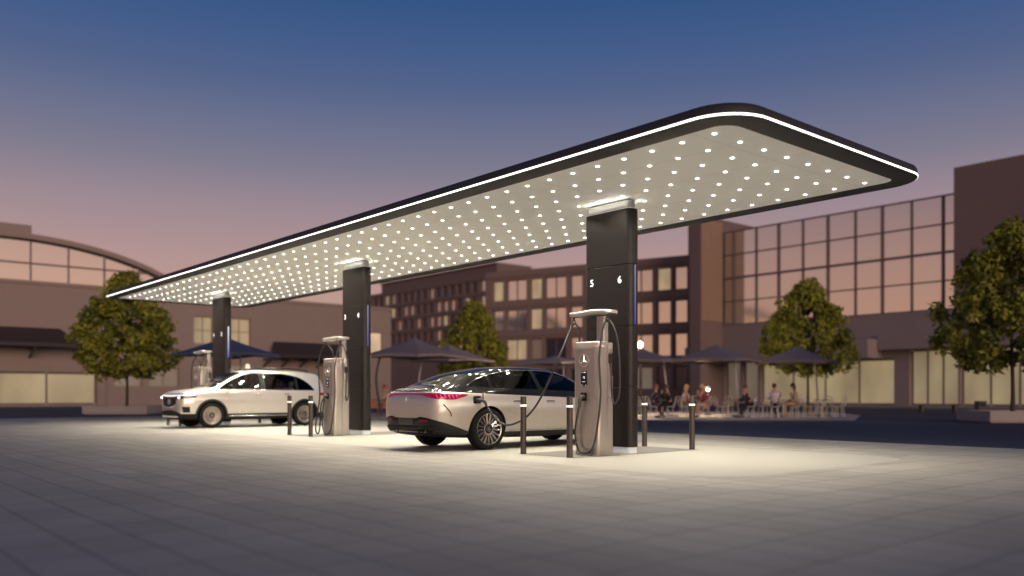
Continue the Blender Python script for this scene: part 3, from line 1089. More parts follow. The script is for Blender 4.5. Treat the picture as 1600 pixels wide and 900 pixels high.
for sd in (1, -1):
    for a, b, m in wins:
        S1.patch_side("side_window", a, b, lambda x: lo(x) - .004, lambda x: hi(x) + .006, sd, m, off=0.0015, nx=20, nz=5, thick=0)
    S1.line_side("window_trim", [(x, hi(x) + .012) for x in lin(-1.97, 1.06, 40)], sd, 0.008, M_CHR, off=0.002)
    # doors
    for a, b, nm in ((-1.12, -.33, "rear"), (-.315, .98, "front")):
        f0 = (lambda x: .40) if nm == "front" else (lambda x: max(.40, .40 + (-.80 - x) * 1.0))
        d = S1.patch_side("door", a, b, f0, lambda x: .925 - .036 * x, sd, M_SIL, off=0.002, nx=18, nz=8, thick=0.004)
        hx = a + (.10 if nm == "rear" else .12)
        S1.line_side("handle", [(hx, .862), (hx + .07, .868), (hx + .20, .862)], sd, .010, M_TRIM, off=.006, parent=d, smooth=3)
    S1.line_side("sill_trim", [(x, .335) for x in lin(-1.12, 1.12, 20)], sd, .008, M_CHR, off=.002)
    # mirror
    bm = bm_new()
    bmesh.ops.create_icosphere(bm, subdivisions=3, radius=1, matrix=Matrix.Translation((.86, 1.02 * sd, 1.09)) @ Matrix.Diagonal((.075, .115, .072, 1)))
    tube(bm, [(.88, .90 * sd, 1.03), (.87, .98 * sd, 1.06)], .022, 8)
    finish("wing_mirror", bm, M_OBS, sedan, smooth=60)
    for x in (-1.605, 1.605):
        wheel(sedan, x, .835 * sd, WR1, .25, .284, "spokes")
S1.patch_top("windscreen", .38, 1.32, lambda x: .50 + (x - .38) * .13, M_GLS, off=.001, thick=0)
S1.patch_top("rear_window", -2.26, -1.16, lambda x: .52 - .02 * (x + 2.2), M_GLSD, off=.001, thick=0)
M_TAIL = mat("red_tail_lamp", (0.10, 0.002, 0.012), 0.12, emit=(1.0, 0.02, 0.17), es=0.17, coat=1)
M_TAILB = mat("bright_tail_element", (0.8, 0.02, 0.1), 0.2, emit=(1.0, 0.05, 0.22), es=0.7)
cw = lambda f: 1 / max(.2, cos(radians(min(70, abs(f)))))
tl_lo = lambda f: pchip([0, 22, 34, 44, 55, 66, 73], [.985, .975, .938, .905, .90, .942, .985])(abs(f))
tl_hi = lambda f: pchip([0, 22, 40, 55, 66, 73], [1.012, 1.010, 1.008, 1.003, .998, .988])(abs(f))
t_ = S1.patch_radial("tail_light", -1.75, -73, 73, tl_lo, tl_hi, -1, M_TAIL, off=.006, nf=96, nz=5, thick=.012)
for sd in (1, -1):
    for k in range(6):
        f = sd * (41 + 3.4 * k)
        z0, z1 = tl_lo(f + sd * 2) + .022, tl_hi(f) - .022
        if z1 - z0 < .012: continue
        P = []
        for j in range(5):
            ff, z = f + sd * 1.6 * j / 4, z1 + (z0 - z1) * j / 4
            d = Vector((-cos(radians(ff)), sin(radians(ff)), 0))
            P.append(S1.hit(Vector((-1.75, 0, z)) + d * 4, -d, .008))
        bm = bm_new(); tube(bm, P, .0085, 6); finish("lamp_element", bm, M_TAILB, t_, smooth=60)
# black spoiler lip edge, bumper diffuser, plate recess
S1.patch_radial("spoiler_lip", -1.75, -30, 30, lambda f: 1.052, lambda f: 1.095 - .00002 * f * f, -1, M_TRIM, off=.014, nf=28, nz=3, thick=.016)
df_hi = lambda f: pchip([0, 18, 24, 32, 45, 60, 72, 77.5], [.575, .575, .60, .585, .52, .42, .345, .325])(abs(f))
S1.patch_radial("diffuser", -1.75, -77.5, 77.5, lambda f: .30 if abs(f) > 30 else .34, df_hi, -1, M_TRIM, off=.006, nf=80, nz=6, thick=.01)
S1.patch_radial("bumper_lip", -1.75, -40, 40, lambda f: .395, lambda f: .435, -1, M_CLAD, off=.024, nf=40, nz=3, thick=.02)
S1.patch_radial("plate_recess", -1.75, -13, 13, lambda f: .45, lambda f: .565, -1, mat("plate_recess_plastic", (.05, .048, .06), .35), off=.012, nf=16, nz=3, thick=.006)
for sd in (1, -1):
    S1.patch_radial("rear_reflector", -1.75, sd * 22, sd * 34, lambda f: .515, lambda f: .548, -1, mat("red_reflector", (.18, .006, .012), .2), off=.012, nf=10, nz=2, thick=.004)
    bm = bm_new()
    for k in range(4):
        f = sd * (20 + 6 * k)
        d = Vector((-cos(radians(f)), sin(radians(f)), 0))
        p = [S1.hit(Vector((-1.75, 0, z)) + d * 4, -d, .02) for z in (.33, .40)]
        if p[0] and p[1]: tube(bm, p, .012, 5)
    finish("diffuser_fin", bm, M_TRIM, sedan)
    P = []
    for z, f in ((.82, 47), (.76, 50), (.68, 53), (.615, 54)):
        ff = sd * f
        d = Vector((-cos(radians(ff)), sin(radians(ff)), 0))
        P.append(S1.hit(Vector((-1.75, 0, z)) + d * 4, -d, .001))
    bm = bm_new(); tube(bm, P, .011, 6, 4); finish("bumper_vent", bm, M_TRIM, sedan, smooth=60)
p = S1.hit((-5, 0, .90), (1, 0, 0), .003)
bm = bm_new()
star_ring(bm, .058, .007, Matrix.Translation(p) @ Matrix.Rotation(radians(18), 4, "Y") @ M_TXT)
finish("boot_emblem", bm, M_CHROME, sedan, smooth=35)
# open charge flap and port, right rear wing
port = S1.side(-1.86, .885, -1, .002)
bm = bm_new()
loft(bm, [[(port.x + x, port.y + yy, port.z + z) for x, z in rrect(.085 - s_, .075 - s_, .03, 4)] for yy, s_ in ((.03, 0), (-.008, 0), (-.012, .006))])
finish("charge_port", bm, M_TRIM, sedan, smooth=35)
bm = bm_new()
R = Matrix.Translation((port.x + .10, port.y - .008, port.z + .055)) @ Matrix.Rotation(radians(-20), 4, "Z")
loft(bm, [[R @ Vector((x * .3, yy - .085, z)) for x, z in [(0, 0)] * 0 + rrect(.02, .075, .015, 4)] for yy in (-.07, .07)])
finish("charge_flap", bm, M_SIL, sedan, smooth=35)
bm = bm_new()
tube(bm, [port + Vector((0, -.01, 0)), port + Vector((.01, -.09, .005)), port + Vector((.05, -.15, -.02)), port + Vector((.085, -.16, -.10))], [.036, .024], 10, 4)
finish("charging_plug", bm, M_PLUG, CH0, smooth=50).matrix_parent_inverse = Matrix.Identity(4)
plug = bpy.data.objects[[o.name for o in CH0.children if o.name.startswith("charging_plug")][0]]
bpy.context.view_layer.update()
plug.matrix_local = CH0.matrix_world.inverted() @ sedan.matrix_world
cabin(sedan, .15, -.85, M_SEATD, .98, 1.05)
# the cable from the charger's crossbar to the car
def sed_w(v): return sedan.matrix_world @ Vector(v)
inv = CH0.matrix_world.inverted()
end = sed_w(port + Vector((.085, -.16, -.10)))
hook = CH0.matrix_world @ Vector((.03, .45, 2.19))
pts = [hook, G(872, 14.05, ZZ(562, 14.05)), G(850, 14.25, ZZ(612, 14.25)), G(833, 14.4, ZZ(640, 14.4)), G(815, 14.6, ZZ(657, 14.6)), G(792, 14.8, ZZ(664, 14.8)), G(775, 14.9, ZZ(655, 14.9)), end]
car_cable(CH0, [inv @ Vector(p) for p in pts])
car_cable(CH0, [(.03, .40, 2.19), (.02, .33, 2.12), (0, .28, 1.98), (0, .26, 1.84)])

# ------------------------------------------------------------------ suv, nose towards the left
SUVT = [
    (-2.20, .52, .56, .65, .64, .80, .62, .90, .56, .93), (-2.19, .40, .66, .66, .75, .92, .73, 1.08, .60, 1.12), (-2.13, .33, .74, .67, .84, 1.00, .81, 1.25, .61, 1.30),
    (-2.04, .28, .80, .68, .89, 1.04, .86, 1.44, .61, 1.51), (-1.95, .25, .82, .69, .905, 1.05, .875, 1.52, .61, 1.585), (-1.55, .23, .84, .70, .915, 1.05, .88, 1.57, .61, 1.635),
    (-1.0, .22, .84, .70, .917, 1.05, .885, 1.602, .61, 1.668), (-.2, .22, .84, .70, .917, 1.05, .885, 1.60, .60, 1.668), (.35, .22, .84, .70, .917, 1.045, .885, 1.555, .59, 1.62),
    (.7, .22, .84, .70, .917, 1.04, .885, 1.44, .60, 1.495), (1.0, .22, .84, .70, .917, 1.03, .885, 1.29, .64, 1.335), (1.3, .22, .84, .70, .915, 1.02, .88, 1.13, .70, 1.17),
    (1.55, .22, .84, .70, .91, 1.0, .875, 1.075, .72, 1.11), (1.9, .23, .81, .68, .89, .975, .85, 1.035, .70, 1.07), (2.1, .24, .75, .66, .84, .945, .80, 1.005, .66, 1.035),
    (2.21, .25, .68, .62, .79, .89, .76, .955, .63, .98), (2.262, .27, .62, .58, .71, .82, .68, .87, .56, .89), (2.28, .32, .54, .55, .62, .74, .59, .78, .49, .79)]
KS = 1.045
SUVC = W(.107, 14.55 + .917 * KS)
suv = thing("parked_suv", "white electric suv with dark wheel arch trim, nose to the left", "car", SUVC, TH + pi)
suv.scale = (KS, KS, KS)
S2 = Car(suv, SUVT, M_WHT)
lo2 = lambda x: 1.085 + .008 * x
hi2 = pchip([-1.74, -1.62, -1.46, -1.2, -.7, .05, .4, .7, .95, 1.2], [1.09, 1.23, 1.36, 1.475, 1.555, 1.56, 1.50, 1.385, 1.25, 1.10])
wins2 = [(-1.74, -1.22, M_GLSD), (-1.16, -.17, M_GLS), (-.05, 1.2, M_GLS)]
prs = [(shape_between(lin(a + .01, b - .012, 18), lambda x: lo2(x), lambda x: hi2(x)), "y") for a, b, _ in wins2]
prs += [([(.45, -.54), (1.30, -.66), (1.30, .66), (.45, .54)], 1.09)]
WR2 = 0.355
S2.carve((-1.9, 1.35), [(-1.4145, .40, WR2), (1.4145, .40, WR2)], prs)
S2.split((0, 0, .40), Vector((0, 0, -1)), "lower_cladding", M_CLAD)
for sd in (1, -1):
    for a, b, m in wins2:
        S2.patch_side("side_window", a, b, lambda x: lo2(x) - .004, lambda x: hi2(x) + .006, sd, m, off=0.0015, nx=20, nz=5, thick=0)
    S2.line_side("window_trim", [(x, lo2(x) - .012) for x in lin(-1.72, 1.18, 40)], sd, 0.007, M_CHR, off=0.002)
    for a, b, nm in ((-1.02, -.12, "rear"), (-.10, .93, "front")):
        f0 = (lambda x: .43) if nm == "front" else (lambda x: max(.43, .43 + (-.72 - x) * 1.0))
        d = S2.patch_side("door", a, b, f0, lambda x: 1.055, sd, M_WHT, off=0.002, nx=18, nz=10, thick=0.004)
        hx = a + .10
        S2.line_side("handle", [(hx, .945), (hx + .09, .955), (hx + .19, .945)], sd, .014, M_CHR, off=.012, parent=d, smooth=3)
    for a, b in ((-1.225, -1.155), (-.175, -.045)):
        S2.patch_side("window_pillar", a, b, lambda x: lo2(x) - .002, lambda x: hi2(x) + .004, sd, M_TRIM, off=.0035, nx=4, nz=8, thick=.003)
    # dark arch trim
    for wx in (-1.4145, 1.4145):
        rows = []
        for i in range(41):
            a = radians(-14 + 208 * i / 40)
            rows.append([S2.side(wx + cos(a) * r, WR2 + sin(a) * r, sd, .012) for r in (.398, .415, .435, .455)])
        S2.grid("arch_trim", [r for r in rows if all(r)], M_CLAD, None, .014)
    S2.line_side("sill_bar", [(x, .335) for x in lin(-.93, .92, 20)], sd, .022, M_CHR, off=.006)
    bm = bm_new()
    bmesh.ops.create_icosphere(bm, subdivisions=3, radius=1, matrix=Matrix.Translation((.92, 1.01 * sd, 1.15)) @ Matrix.Diagonal((.08, .12, .075, 1)))
    tube(bm, [(.93, .88 * sd, 1.09), (.92, .97 * sd, 1.12)], .022, 8)
    finish("wing_mirror", bm, M_TRIM, suv, smooth=60)
    P = [(x, z) for x, z in ((-1.65, 1.60), (-1.55, 1.655), (-1.0, 1.695), (-.2, 1.695), (.25, 1.66), (.36, 1.62))]
    bm = bm_new(); tube(bm, [(x, .60 * sd, z + .012) for x, z in P], .021, 6, 5)
    finish("roof_rail", bm, M_TRIM, suv, smooth=60)
    for x in (-1.4145, 1.4145):
        wheel(suv, x, .80 * sd, WR2, .245, .265, "disc")
    S2.patch_radial("tail_light", -1.35, sd * 22, sd * 58, lambda f: .915, lambda f: 1.0 - .0006 * abs(f - sd * 40), -1, mat("dark_red_lamp", (.16, .006, .012), .15, coat=1), off=.006, nf=20, nz=3, thick=.01)
    hl_lo = lambda f: pchip([14, 20, 40, 47], [.825, .80, .825, .88])(abs(f))
    hl_hi = lambda f: pchip([14, 20, 40, 47], [.87, .885, .915, .905])(abs(f))
    h = S2.patch_radial("headlight", 1.0, sd * 15, sd * 46, hl_lo, hl_hi, 1, mat("dark_lamp_glass", (.03, .03, .04), .1, coat=1), off=.006, nf=24, nz=3, thick=.01)
    ff = radians(29 * sd)
    p = S2.hit(Vector((1.0, 0, .85)) + Vector((cos(ff), sin(ff), 0)) * 4, -Vector((cos(ff), sin(ff), 0)), .012)
    bm = bm_new()
    bmesh.ops.create_icosphere(bm, subdivisions=2, radius=.026, matrix=Matrix.Translation(p))
    finish("lamp_lens", bm, mat("lit_headlamp", (1, 1, 1), .2, emit=(1, .97, 1), es=5), h, smooth=60)
    P = []
    for f in lin(12, 45, 12):
        d = Vector((cos(radians(f * sd)), sin(radians(f * sd)), 0))
        P.append(S2.hit(Vector((1.0, 0, pchip([12, 25, 45], [.90, .908, .92])(f))) + d * 4, -d, .008))
    bm = bm_new(); tube(bm, P, .011, 6); finish("daylight_strip", bm, mat("lit_strip", (1, 1, 1), .2, emit=(.95, .97, 1), es=1.2), h, smooth=60)
    S2.patch_radial("bumper_intake", 1.0, sd * 33, sd * 40, lambda f: .44, lambda f: .60, 1, M_TRIM, off=.006, nf=6, nz=4, thick=.006)
    bm = bm_new()
    box(bm, -.13, .13, .32 * sd - .05, .32 * sd + .05, .60, .612, 0, Matrix.Translation((0, 0, 0)))
    bm.free()
S2.patch_top("windscreen", .42, 1.34, lambda x: .55 + (x - .42) * .135, M_GLS, off=.001, thick=0)
S2.patch_radial("rear_window", -1.35, -36, 36, lambda f: 1.13, lambda f: 1.42, -1, M_TRIM, off=.004, nf=24, nz=6, thick=.004)
gr = S2.patch_radial("grille", 1.0, -22, 22, lambda f: .58 + .00018 * f * f, lambda f: .865, 1, M_TRIM, off=.006, nf=28, nz=6, thick=.01)
P = []
for f in lin(-14, 14, 16):
    d = Vector((cos(radians(f)), sin(radians(f)), 0))
    P.append(S2.hit(Vector((1.0, 0, .897)) + d * 4, -d, .008))
bm = bm_new(); tube(bm, P, .012, 6); finish("light_bar", bm, MATS["lit_strip"], gr, smooth=60)
P = []
for f in lin(-23, 23, 24):
    d = Vector((cos(radians(f)), sin(radians(f)), 0))
    P.append(S2.hit(Vector((1.0, 0, .575 + .0002 * f * f)) + d * 4, -d, .008))
bm = bm_new(); tube(bm, P, .014, 6); finish("grille_frame", bm, M_CHR, gr, smooth=60)
p = S2.hit((5, 0, .725), (-1, 0, 0), .016)
bm = bm_new()
star_ring(bm, .085, .010, Matrix.Translation(p) @ Matrix.Rotation(pi, 4, "Z") @ M_TXT)
finish("grille_emblem", bm, M_CHROME, gr, smooth=35)
S2.patch_radial("lower_intake", 1.0, -30, 30, lambda f: .37, lambda f: .50 - .00008 * f * f, 1, M_TRIM, off=.006, nf=28, nz=4, thick=.01)
S2.patch_radial("skid_plate", 1.0, -26, 26, lambda f: .305, lambda f: .345, 1, M_CHR, off=.014, nf=24, nz=2, thick=.012)
cabin(suv, .15, -.80, M_SEATL, 1.0, 1.0)
# ================================================================== buildings
M_WALLP = mat("rose_render_wall", (0.34, 0.268, 0.232), 0.85, var=0.10, vscale=0.5)
M_WALLD = mat("plum_render_wall", (0.29, 0.235, 0.23), 0.85, var=0.12, vscale=0.4)
M_WALLB = mat("dark_brown_cladding", (0.21, 0.15, 0.14), 0.8, var=0.12, vscale=0.4)
M_RIB = mat("ribbed_tan_panel", (0.42, 0.28, 0.20), 0.7, var=0.15, vscale=1.0)
M_FRAME = mat("dark_window_frame", (0.18, 0.135, 0.13), 0.5)
M_DARKM = mat("dark_awning_metal", (0.045, 0.032, 0.032), 0.6)
M_MIR = mirror_glass("sky_mirror_glass", (0.92, 0.90, 0.88), 0.92, 0.05, 0.02)
M_MIR2 = mirror_glass("dim_mirror_glass", (0.78, 0.74, 0.70), 0.9, 0.08, 0.05)
M_DGL = mirror_glass("dark_navy_glass", (0.06, 0.055, 0.085), 0.35, 0.12, 0.05)
def lit_mat(name, col, s, sc=0.8, lo=0.55):
    """a lit room behind glass: uneven warm glow"""
    m = bpy.data.materials.new(name)
    m.use_nodes = True
    t = m.node_tree
    b = t.nodes["Principled BSDF"]
    b.inputs["Base Color"].default_value = (0.25, 0.22, 0.18, 1)
    b.inputs["Roughness"].default_value = 0.25
    tcn = N(t, "ShaderNodeTexCoord")
    mp = N(t, "ShaderNodeMapping")
    mp.inputs["Scale"].default_value = (1, 1, 0.45)
    no = N(t, "ShaderNodeTexNoise")
    no.inputs["Scale"].default_value = sc
    no.inputs["Detail"].default_value = 4
    mr_ = N(t, "ShaderNodeMapRange")
    mr_.inputs["From Min"].default_value = 0.3
    mr_.inputs["From Max"].default_value = 0.7
    mr_.inputs["To Min"].default_value = lo * s
    mr_.inputs["To Max"].default_value = s
    t.links.new(tcn.outputs["Object"], mp.inputs[0])
    t.links.new(mp.outputs[0], no.inputs["Vector"])
    t.links.new(no.outputs["Fac"], mr_.inputs["Value"])
    b.inputs["Emission Color"].default_value = (*col, 1)
    t.links.new(mr_.outputs[0], b.inputs["Emission Strength"])
    return m
M_SHOP = lit_mat("lit_shop_interior", (1.0, 0.78, 0.42), 0.31, 0.35, 0.45)
M_SHOP2 = lit_mat("dim_shop_interior", (1.0, 0.78, 0.55), 0.13, 0.3)
M_LITW = lit_mat("lit_window_room", (1.0, 0.72, 0.40), 0.42, 0.8)
M_LITW2 = lit_mat("bright_window_room", (1.0, 0.70, 0.42), 0.75, 0.8)

def vL(px, U):      # v of the point seen at column px on the plane u = U
    r = (px - 800) / FPX
    return (r * (P1.y + CT * U) - P1.x + ST * U) / (CT - r * ST)
def uR(px, V):      # u of the point seen at column px on the plane v = V
    r = (px - 800) / FPX
    return (P1.x + CT * V - r * (P1.y + ST * V)) / (ST + r * CT)

def pane_grid(bm, x0, x1, z0, z1, y, nx, nz, w, d):
    """frame bars of a glazed field, standing d proud of y"""
    for i in range(nx + 1):
        x = x0 + (x1 - x0) * i / nx
        box(bm, x - w / 2, x + w / 2, y - d, y, z0, z1)
    for j in range(nz + 1):
        z = z0 + (z1 - z0) * j / nz
        for i in range(nx):
            xa, xb = x0 + (x1 - x0) * i / nx + w / 2 + .001, x0 + (x1 - x0) * (i + 1) / nx - w / 2 - .001
            box(bm, xa, xb, y - d * .9, y, z - w / 2, z + w / 2)
def pane(bm, x0, x1, z0, z1, y):
    bm.faces.new([bm.verts.new(p) for p in ((x0, y, z0), (x1, y, z0), (x1, y, z1), (x0, y, z1))])
def window(root, x0, x1, z0, z1, y, m, nx=2, nz=1, w=0.09, name="window", fm=None):
    bm = bm_new()
    pane_grid(bm, x0 + w / 2, x1 - w / 2, z0 + w / 2, z1 - w / 2, y, nx, nz, w, 0.10)
    f = finish(name, bm, fm or M_FRAME, root)
    bm = bm_new()
    pane(bm, x0, x1, z0, z1, y - 0.03)
    finish("pane", bm, m, f)
    return f

# ------------------------------------------------------------------ left: long rose building with an arched glazed hall
UL = 66.4
lb = thing("arched_hall_building", "long rose building with an arched glazed roof hall and lit shopfront", "building", (P1.x - ST * UL, P1.y + CT * UL, 0), TH)
A0, A1, AX = -13.0, 15.9, 2.5            # arch springs and crown
HW = 9.75
XE = 37.7
holes = [(-9.5, vL(152, UL), 0.12, 2.75), (vL(303, UL), vL(333, UL), 5.5, 8.0), (vL(358, UL), vL(392, UL), 5.5, 8.0),
         (vL(574, UL), vL(598, UL), 5.0, 7.4), (vL(345, UL), vL(392, UL), 2.1, 3.7), (vL(232, UL), vL(280, UL), 1.6, 3.3), (vL(178, UL), vL(222, UL), 1.6, 3.3)]
bm = bm_new()
holes_wall(bm, -30, XE, 0, HW, 0, holes, 0.45)
for q in (((XE, 0, 0), (XE, 25, 0), (XE, 25, HW), (XE, 0, HW)), ((-30, 25, 0), (-30, 0, 0), (-30, 0, HW), (-30, 25, HW)),
          ((-30, 0, HW), (XE, 0, HW), (XE, 25, HW), (-30, 25, HW)), ((XE, 25, 0), (-30, 25, 0), (-30, 25, HW), (XE, 25, HW))):
    bm.faces.new([bm.verts.new(p) for p in q])
box(bm, -30, XE + .1, -.12, .1, HW + .002, HW + .28)
finish("wall", bm, M_WALLP, lb)
for i, h in enumerate(holes):
    if i == 0:
        f = window(lb, *h, 0.44, M_SHOP, 5, 1, 0.14, "shop_window")
    elif i in (1, 2):
        window(lb, *h, 0.35, M_LITW if i == 2 else M_SHOP, 2, 2, 0.08, fm=M_WALLP)
    elif i == 3:
        window(lb, *h, 0.35, M_LITW2, 1, 1, 0.08, fm=M_WALLP)
    else:
        window(lb, *h, 0.35, M_SHOP if i == 4 else M_SHOP2, 2, 1, 0.08, fm=M_WALLP)
# arched hall set on the flat roof
def arch_z(x):
    s_ = (x - AX) / ((A1 if x > AX else -A0 + 2 * AX - AX) - AX) if x > AX else (AX - x) / (AX - A0)
    return HW + 3.55 * max(0.0, 1 - s_ * s_) ** 0.72
bm = bm_new()
top = [(x, arch_z(x)) for x in lin(A0, A1, 48)]
loft(bm, [[(x, y, z + dz) for (x, z), dz in [(p, 0.0) for p in top] + [(p, 0.42) for p in reversed(top)]] for y in (-0.45, 22)])
bmesh.ops.recalc_face_normals(bm, faces=bm.faces)
finish("arched_roof", bm, M_WALLP, lb, smooth=40)
bm = bm_new()
for (xa, za), (xb, zb) in zip(top, top[1:]):
    bm.faces.new([bm.verts.new(p) for p in ((xa, 0.25, HW + .01), (xb, 0.25, HW + .01), (xb, 0.25, zb + .01), (xa, 0.25, za + .01))])
gz = finish("arched_glazing", bm, M_MIR, lb)
bm = bm_new()
step = 2.75
k = -4
while A0 < AX - 1.2 + k * step < A1 - 0.6:
    x = AX - 1.2 + k * step
    box(bm, x - .07, x + .07, 0.12, 0.24, HW + .285, arch_z(x) - .005)
    k += 1
box(bm, A0 + 3, A1 - 2.6, 0.13, 0.235, HW + 1.62, HW + 1.74)
finish("mullions", bm, M_FRAME, gz)
bm = bm_new()
box(bm, AX - 4.6, AX - 1.0, 1.5, 5, 13.2, 14.6, 0.05); box(bm, AX - .9, AX + 1.9, 1.5, 5, 13.2, 14.7, 0.05)
finish("roof_plant_box", bm, M_WALLP, lb)
def awning(x0, x1, ztop, zlow, out):
    bm = bm_new()
    n = 5
    vs_ = [bm.verts.new(p) for p in ((x0 + 1.2, -.01, ztop), (x1 - 1.2, -.01, ztop), (x1, -out, zlow), (x0, -out, zlow), (x0 + 1.2, -.01, ztop - .35), (x1 - 1.2, -.01, ztop - .35), (x1, -out, zlow - .3), (x0, -out, zlow - .3))]
    for f in ((0, 3, 2, 1), (4, 5, 6, 7), (2, 3, 7, 6), (1, 2, 6, 5), (3, 0, 4, 7)):
        bm.faces.new([vs_[i] for i in f])
    for i in range(n + 1):
        x = x0 + .2 + (x1 - x0 - .4) * i / n
        tube(bm, [(x, -out + .1, zlow - .35), (x, -.05, zlow - 1.1)], .09, 6)
        box(bm, x - .07, x + .07, -out + .05, -.05, zlow - .52, zlow - .38)
    finish("awning", bm, M_DARKM, lb)
awning(vL(408, UL), vL(548, UL), 6.0, 4.7, 2.2)
awning(-9, vL(118, UL), 6.3, 5.0, 2.2)
bm = bm_new()
box(bm, vL(150, UL) + .05, vL(164, UL), -.25, -.005, 0, 4.3)
finish("pilaster", bm, M_WALLP, lb)

# ------------------------------------------------------------------ right: office block with a mirrored curtain wall
VR = 53.5
rb = thing("glass_office_building", "dark office building with a large mirrored curtain wall above shopfronts", "building", (P1.x + CT * VR, P1.y + ST * VR, 0), TH - pi / 2)
xr = lambda px: -uR(px, VR)
X0, XT, XG, XB, XEND = xr(1078), xr(1095), xr(1128), xr(1495), xr(1495) + 34
zr_ = lambda py, px: 1 + (YH - py) / FPX * (P1.y + ST * VR + CT * uR(px, VR))
Zg0, Zg1 = zr_(486, 1440), zr_(311, 1440)
XP = xr(1380)
holes = [(xr(1188), xr(1403) - .3, 0.15, zr_(560, 1400)), (xr(1421), xr(1497), 0.15, zr_(546, 1450)), (xr(1500), xr(1640), 0.15, zr_(546, 1450)),
         (xr(1132), xr(1156), 0.15, 4.0), (xr(1160), xr(1184), 0.15, 4.0)]
bm = bm_new()
holes_wall(bm, X0, XEND, 0, Zg0, 0, holes, 0.5)
for q in (((X0, 0, 0), (X0, 0, Zg0), (X0, 20, Zg0), (X0, 20, 0)), ((XEND, 0, 0), (XEND, 20, 0), (XEND, 20, Zg0), (XEND, 0, Zg0)), ((X0, 0, Zg0), (XEND, 0, Zg0), (XEND, 20, Zg0), (X0, 20, Zg0))):
    bm.faces.new([bm.verts.new(p) for p in q])
finish("podium_wall", bm, M_WALLD, rb)
for i, h in enumerate(holes):
    window(rb, *h, 0.49, (M_SHOP, M_SHOP, M_SHOP, M_SHOP2, M_SHOP2)[i], (4, 3, 3, 1, 1)[i], 1, 0.12, "shop_window")
bm = bm_new()
box(bm, XT + .02, XP, -2.4, -.01, zr_(560, 1380) , Zg0 - 2.0, 0.03)
finish("entrance_overhang", bm, M_WALLD, rb)
bm = bm_new()
box(bm, XP + .02, XEND, -1.0, -.01, zr_(546, 1450) + .05, zr_(546, 1450) + 1.3, 0.02)
finish("shop_fascia", bm, M_WALLD, rb)
bm = bm_new()
TF = 3.2
XA, XT = -uR(1078, VR - TF), -uR(1094.5, VR - TF)
box(bm, XA, XT, -TF, 12, 0, Zg1 + 1.2)
finish("stair_tower", bm, M_WALLB, rb)
bm = bm_new()
for i in range(12):
    ya = -TF + .12 + (TF - .2) * i / 12
    box(bm, XT + .003, XT + .09, ya, ya + (TF - .2) / 12 * .72, Zg0 + .3, Zg1 + .9)
finish("ribbed_panel", bm, M_RIB, rb)
bm = bm_new()
box(bm, XA - 1.9, XA - .02, -1.0, 8, 0, Zg1 + 1.0)
finish("rear_stair_core", bm, M_FRAME, rb)
XG = XT + .1
bm = bm_new()
pane(bm, XG, XB, Zg0 + .02, Zg1, 0.1)
box(bm, XG, XB, 0.4, 12, Zg0 + .02, Zg1 - .05)
cw_ = finish("curtain_wall", bm, M_MIR2, rb)
bm = bm_new()
for i, px in enumerate((1128.5, 1146, 1181, 1216, 1254, 1293, 1336, 1378, 1424, 1473, 1494)):
    x = xr(px); w = 0.075 if i % 2 else 0.045
    box(bm, x - w, x + w, -.06, .08, Zg0 + .03, Zg1)
for k in range(5):
    z = Zg0 + .03 + (Zg1 - Zg0 - .03) * k / 4
    w = 0.085 if k in (2,) else 0.04
    box(bm, XG, XB, -.04, .078, z - w, z + w)
finish("mullions", bm, M_FRAME, cw_)
bm = bm_new()
box(bm, XB + .02, XEND, -0.6, 16, Zg0 + .05, zr_(264, 1497), 0.03)
finish("blank_upper_wall", bm, M_WALLB, rb)

# ------------------------------------------------------------------ middle: flats
def flats(root, w, floors, fh, z0, bays, wall, panes, dep, roof=0.5, pier=0.22):
    """bays: list of (x0, x1, number of lights); a window per bay and floor"""
    holes = []
    for j in range(floors):
        for (a, b, n_) in bays:
            holes.append((a, b, z0 + j * fh + .55, z0 + j * fh + fh - .42))
    top = z0 + floors * fh + roof
    bm = bm_new()
    holes_wall(bm, 0, w, 0, top, 0, holes, dep)
    for q in (((w, 0, 0), (w, 14, 0), (w, 14, top), (w, 0, top)), ((0, 14, 0), (0, 0, 0), (0, 0, top), (0, 14, top)), ((0, 0, top), (w, 0, top), (w, 14, top), (0, 14, top))):
        bm.faces.new([bm.verts.new(p) for p in q])
    for j in range(floors + 1):
        z = z0 + j * fh
        box(bm, -.02, w + .02, -.12, -.003, z - .12, z + .14)
    finish("wall", bm, wall, root)
    i = 0
    for j in range(floors):
        for (a, b, n_) in bays:
            window(root, *holes[i], dep - .02, panes(j, i, a), n_, 1, 0.10)
            i += 1
    return top
# facing block (its front runs away to the left)
DM = Vector((-0.85, 0.527, 0)).normalized()
pR = G(1090, 82)
mb_ = thing("large_windowed_block", "brown block of flats with broad paired windows behind the nearest column", "building", (0, 0, 0), 0)
ex = -DM
WM = 24.5
org = pR + DM * WM
mb_.location = org
mb_.rotation_euler = (0, 0, atan2(ex.y, ex.x))
hM = ZZ(392, 82) - .3
fhM = 3.25
bays = []
x = 0.9
for k in range(5):
    bays.append((x, x + 1.45, 1)); bays.append((x + 1.8, x + 4.4, 2)); x += 4.85
r2 = random.Random(3)
def panes_m(j, i, x):
    if j >= 3:
        return M_MIR2 if r2.random() < .82 else M_LITW
    if j == 2:
        return r2.choice([M_MIR2, M_LITW, M_DGL, M_MIR2])
    return M_DGL if r2.random() < .75 else M_SHOP2  # lower panes made dark to stand for reflections of dark surroundings
flats(mb_, WM, 5, fhM, hM - 5 * fhM - .6, bays, mat("brown_flats_wall", (0.25, 0.175, 0.15), 0.85, var=.12, vscale=.5), panes_m, 0.35, 0.6)
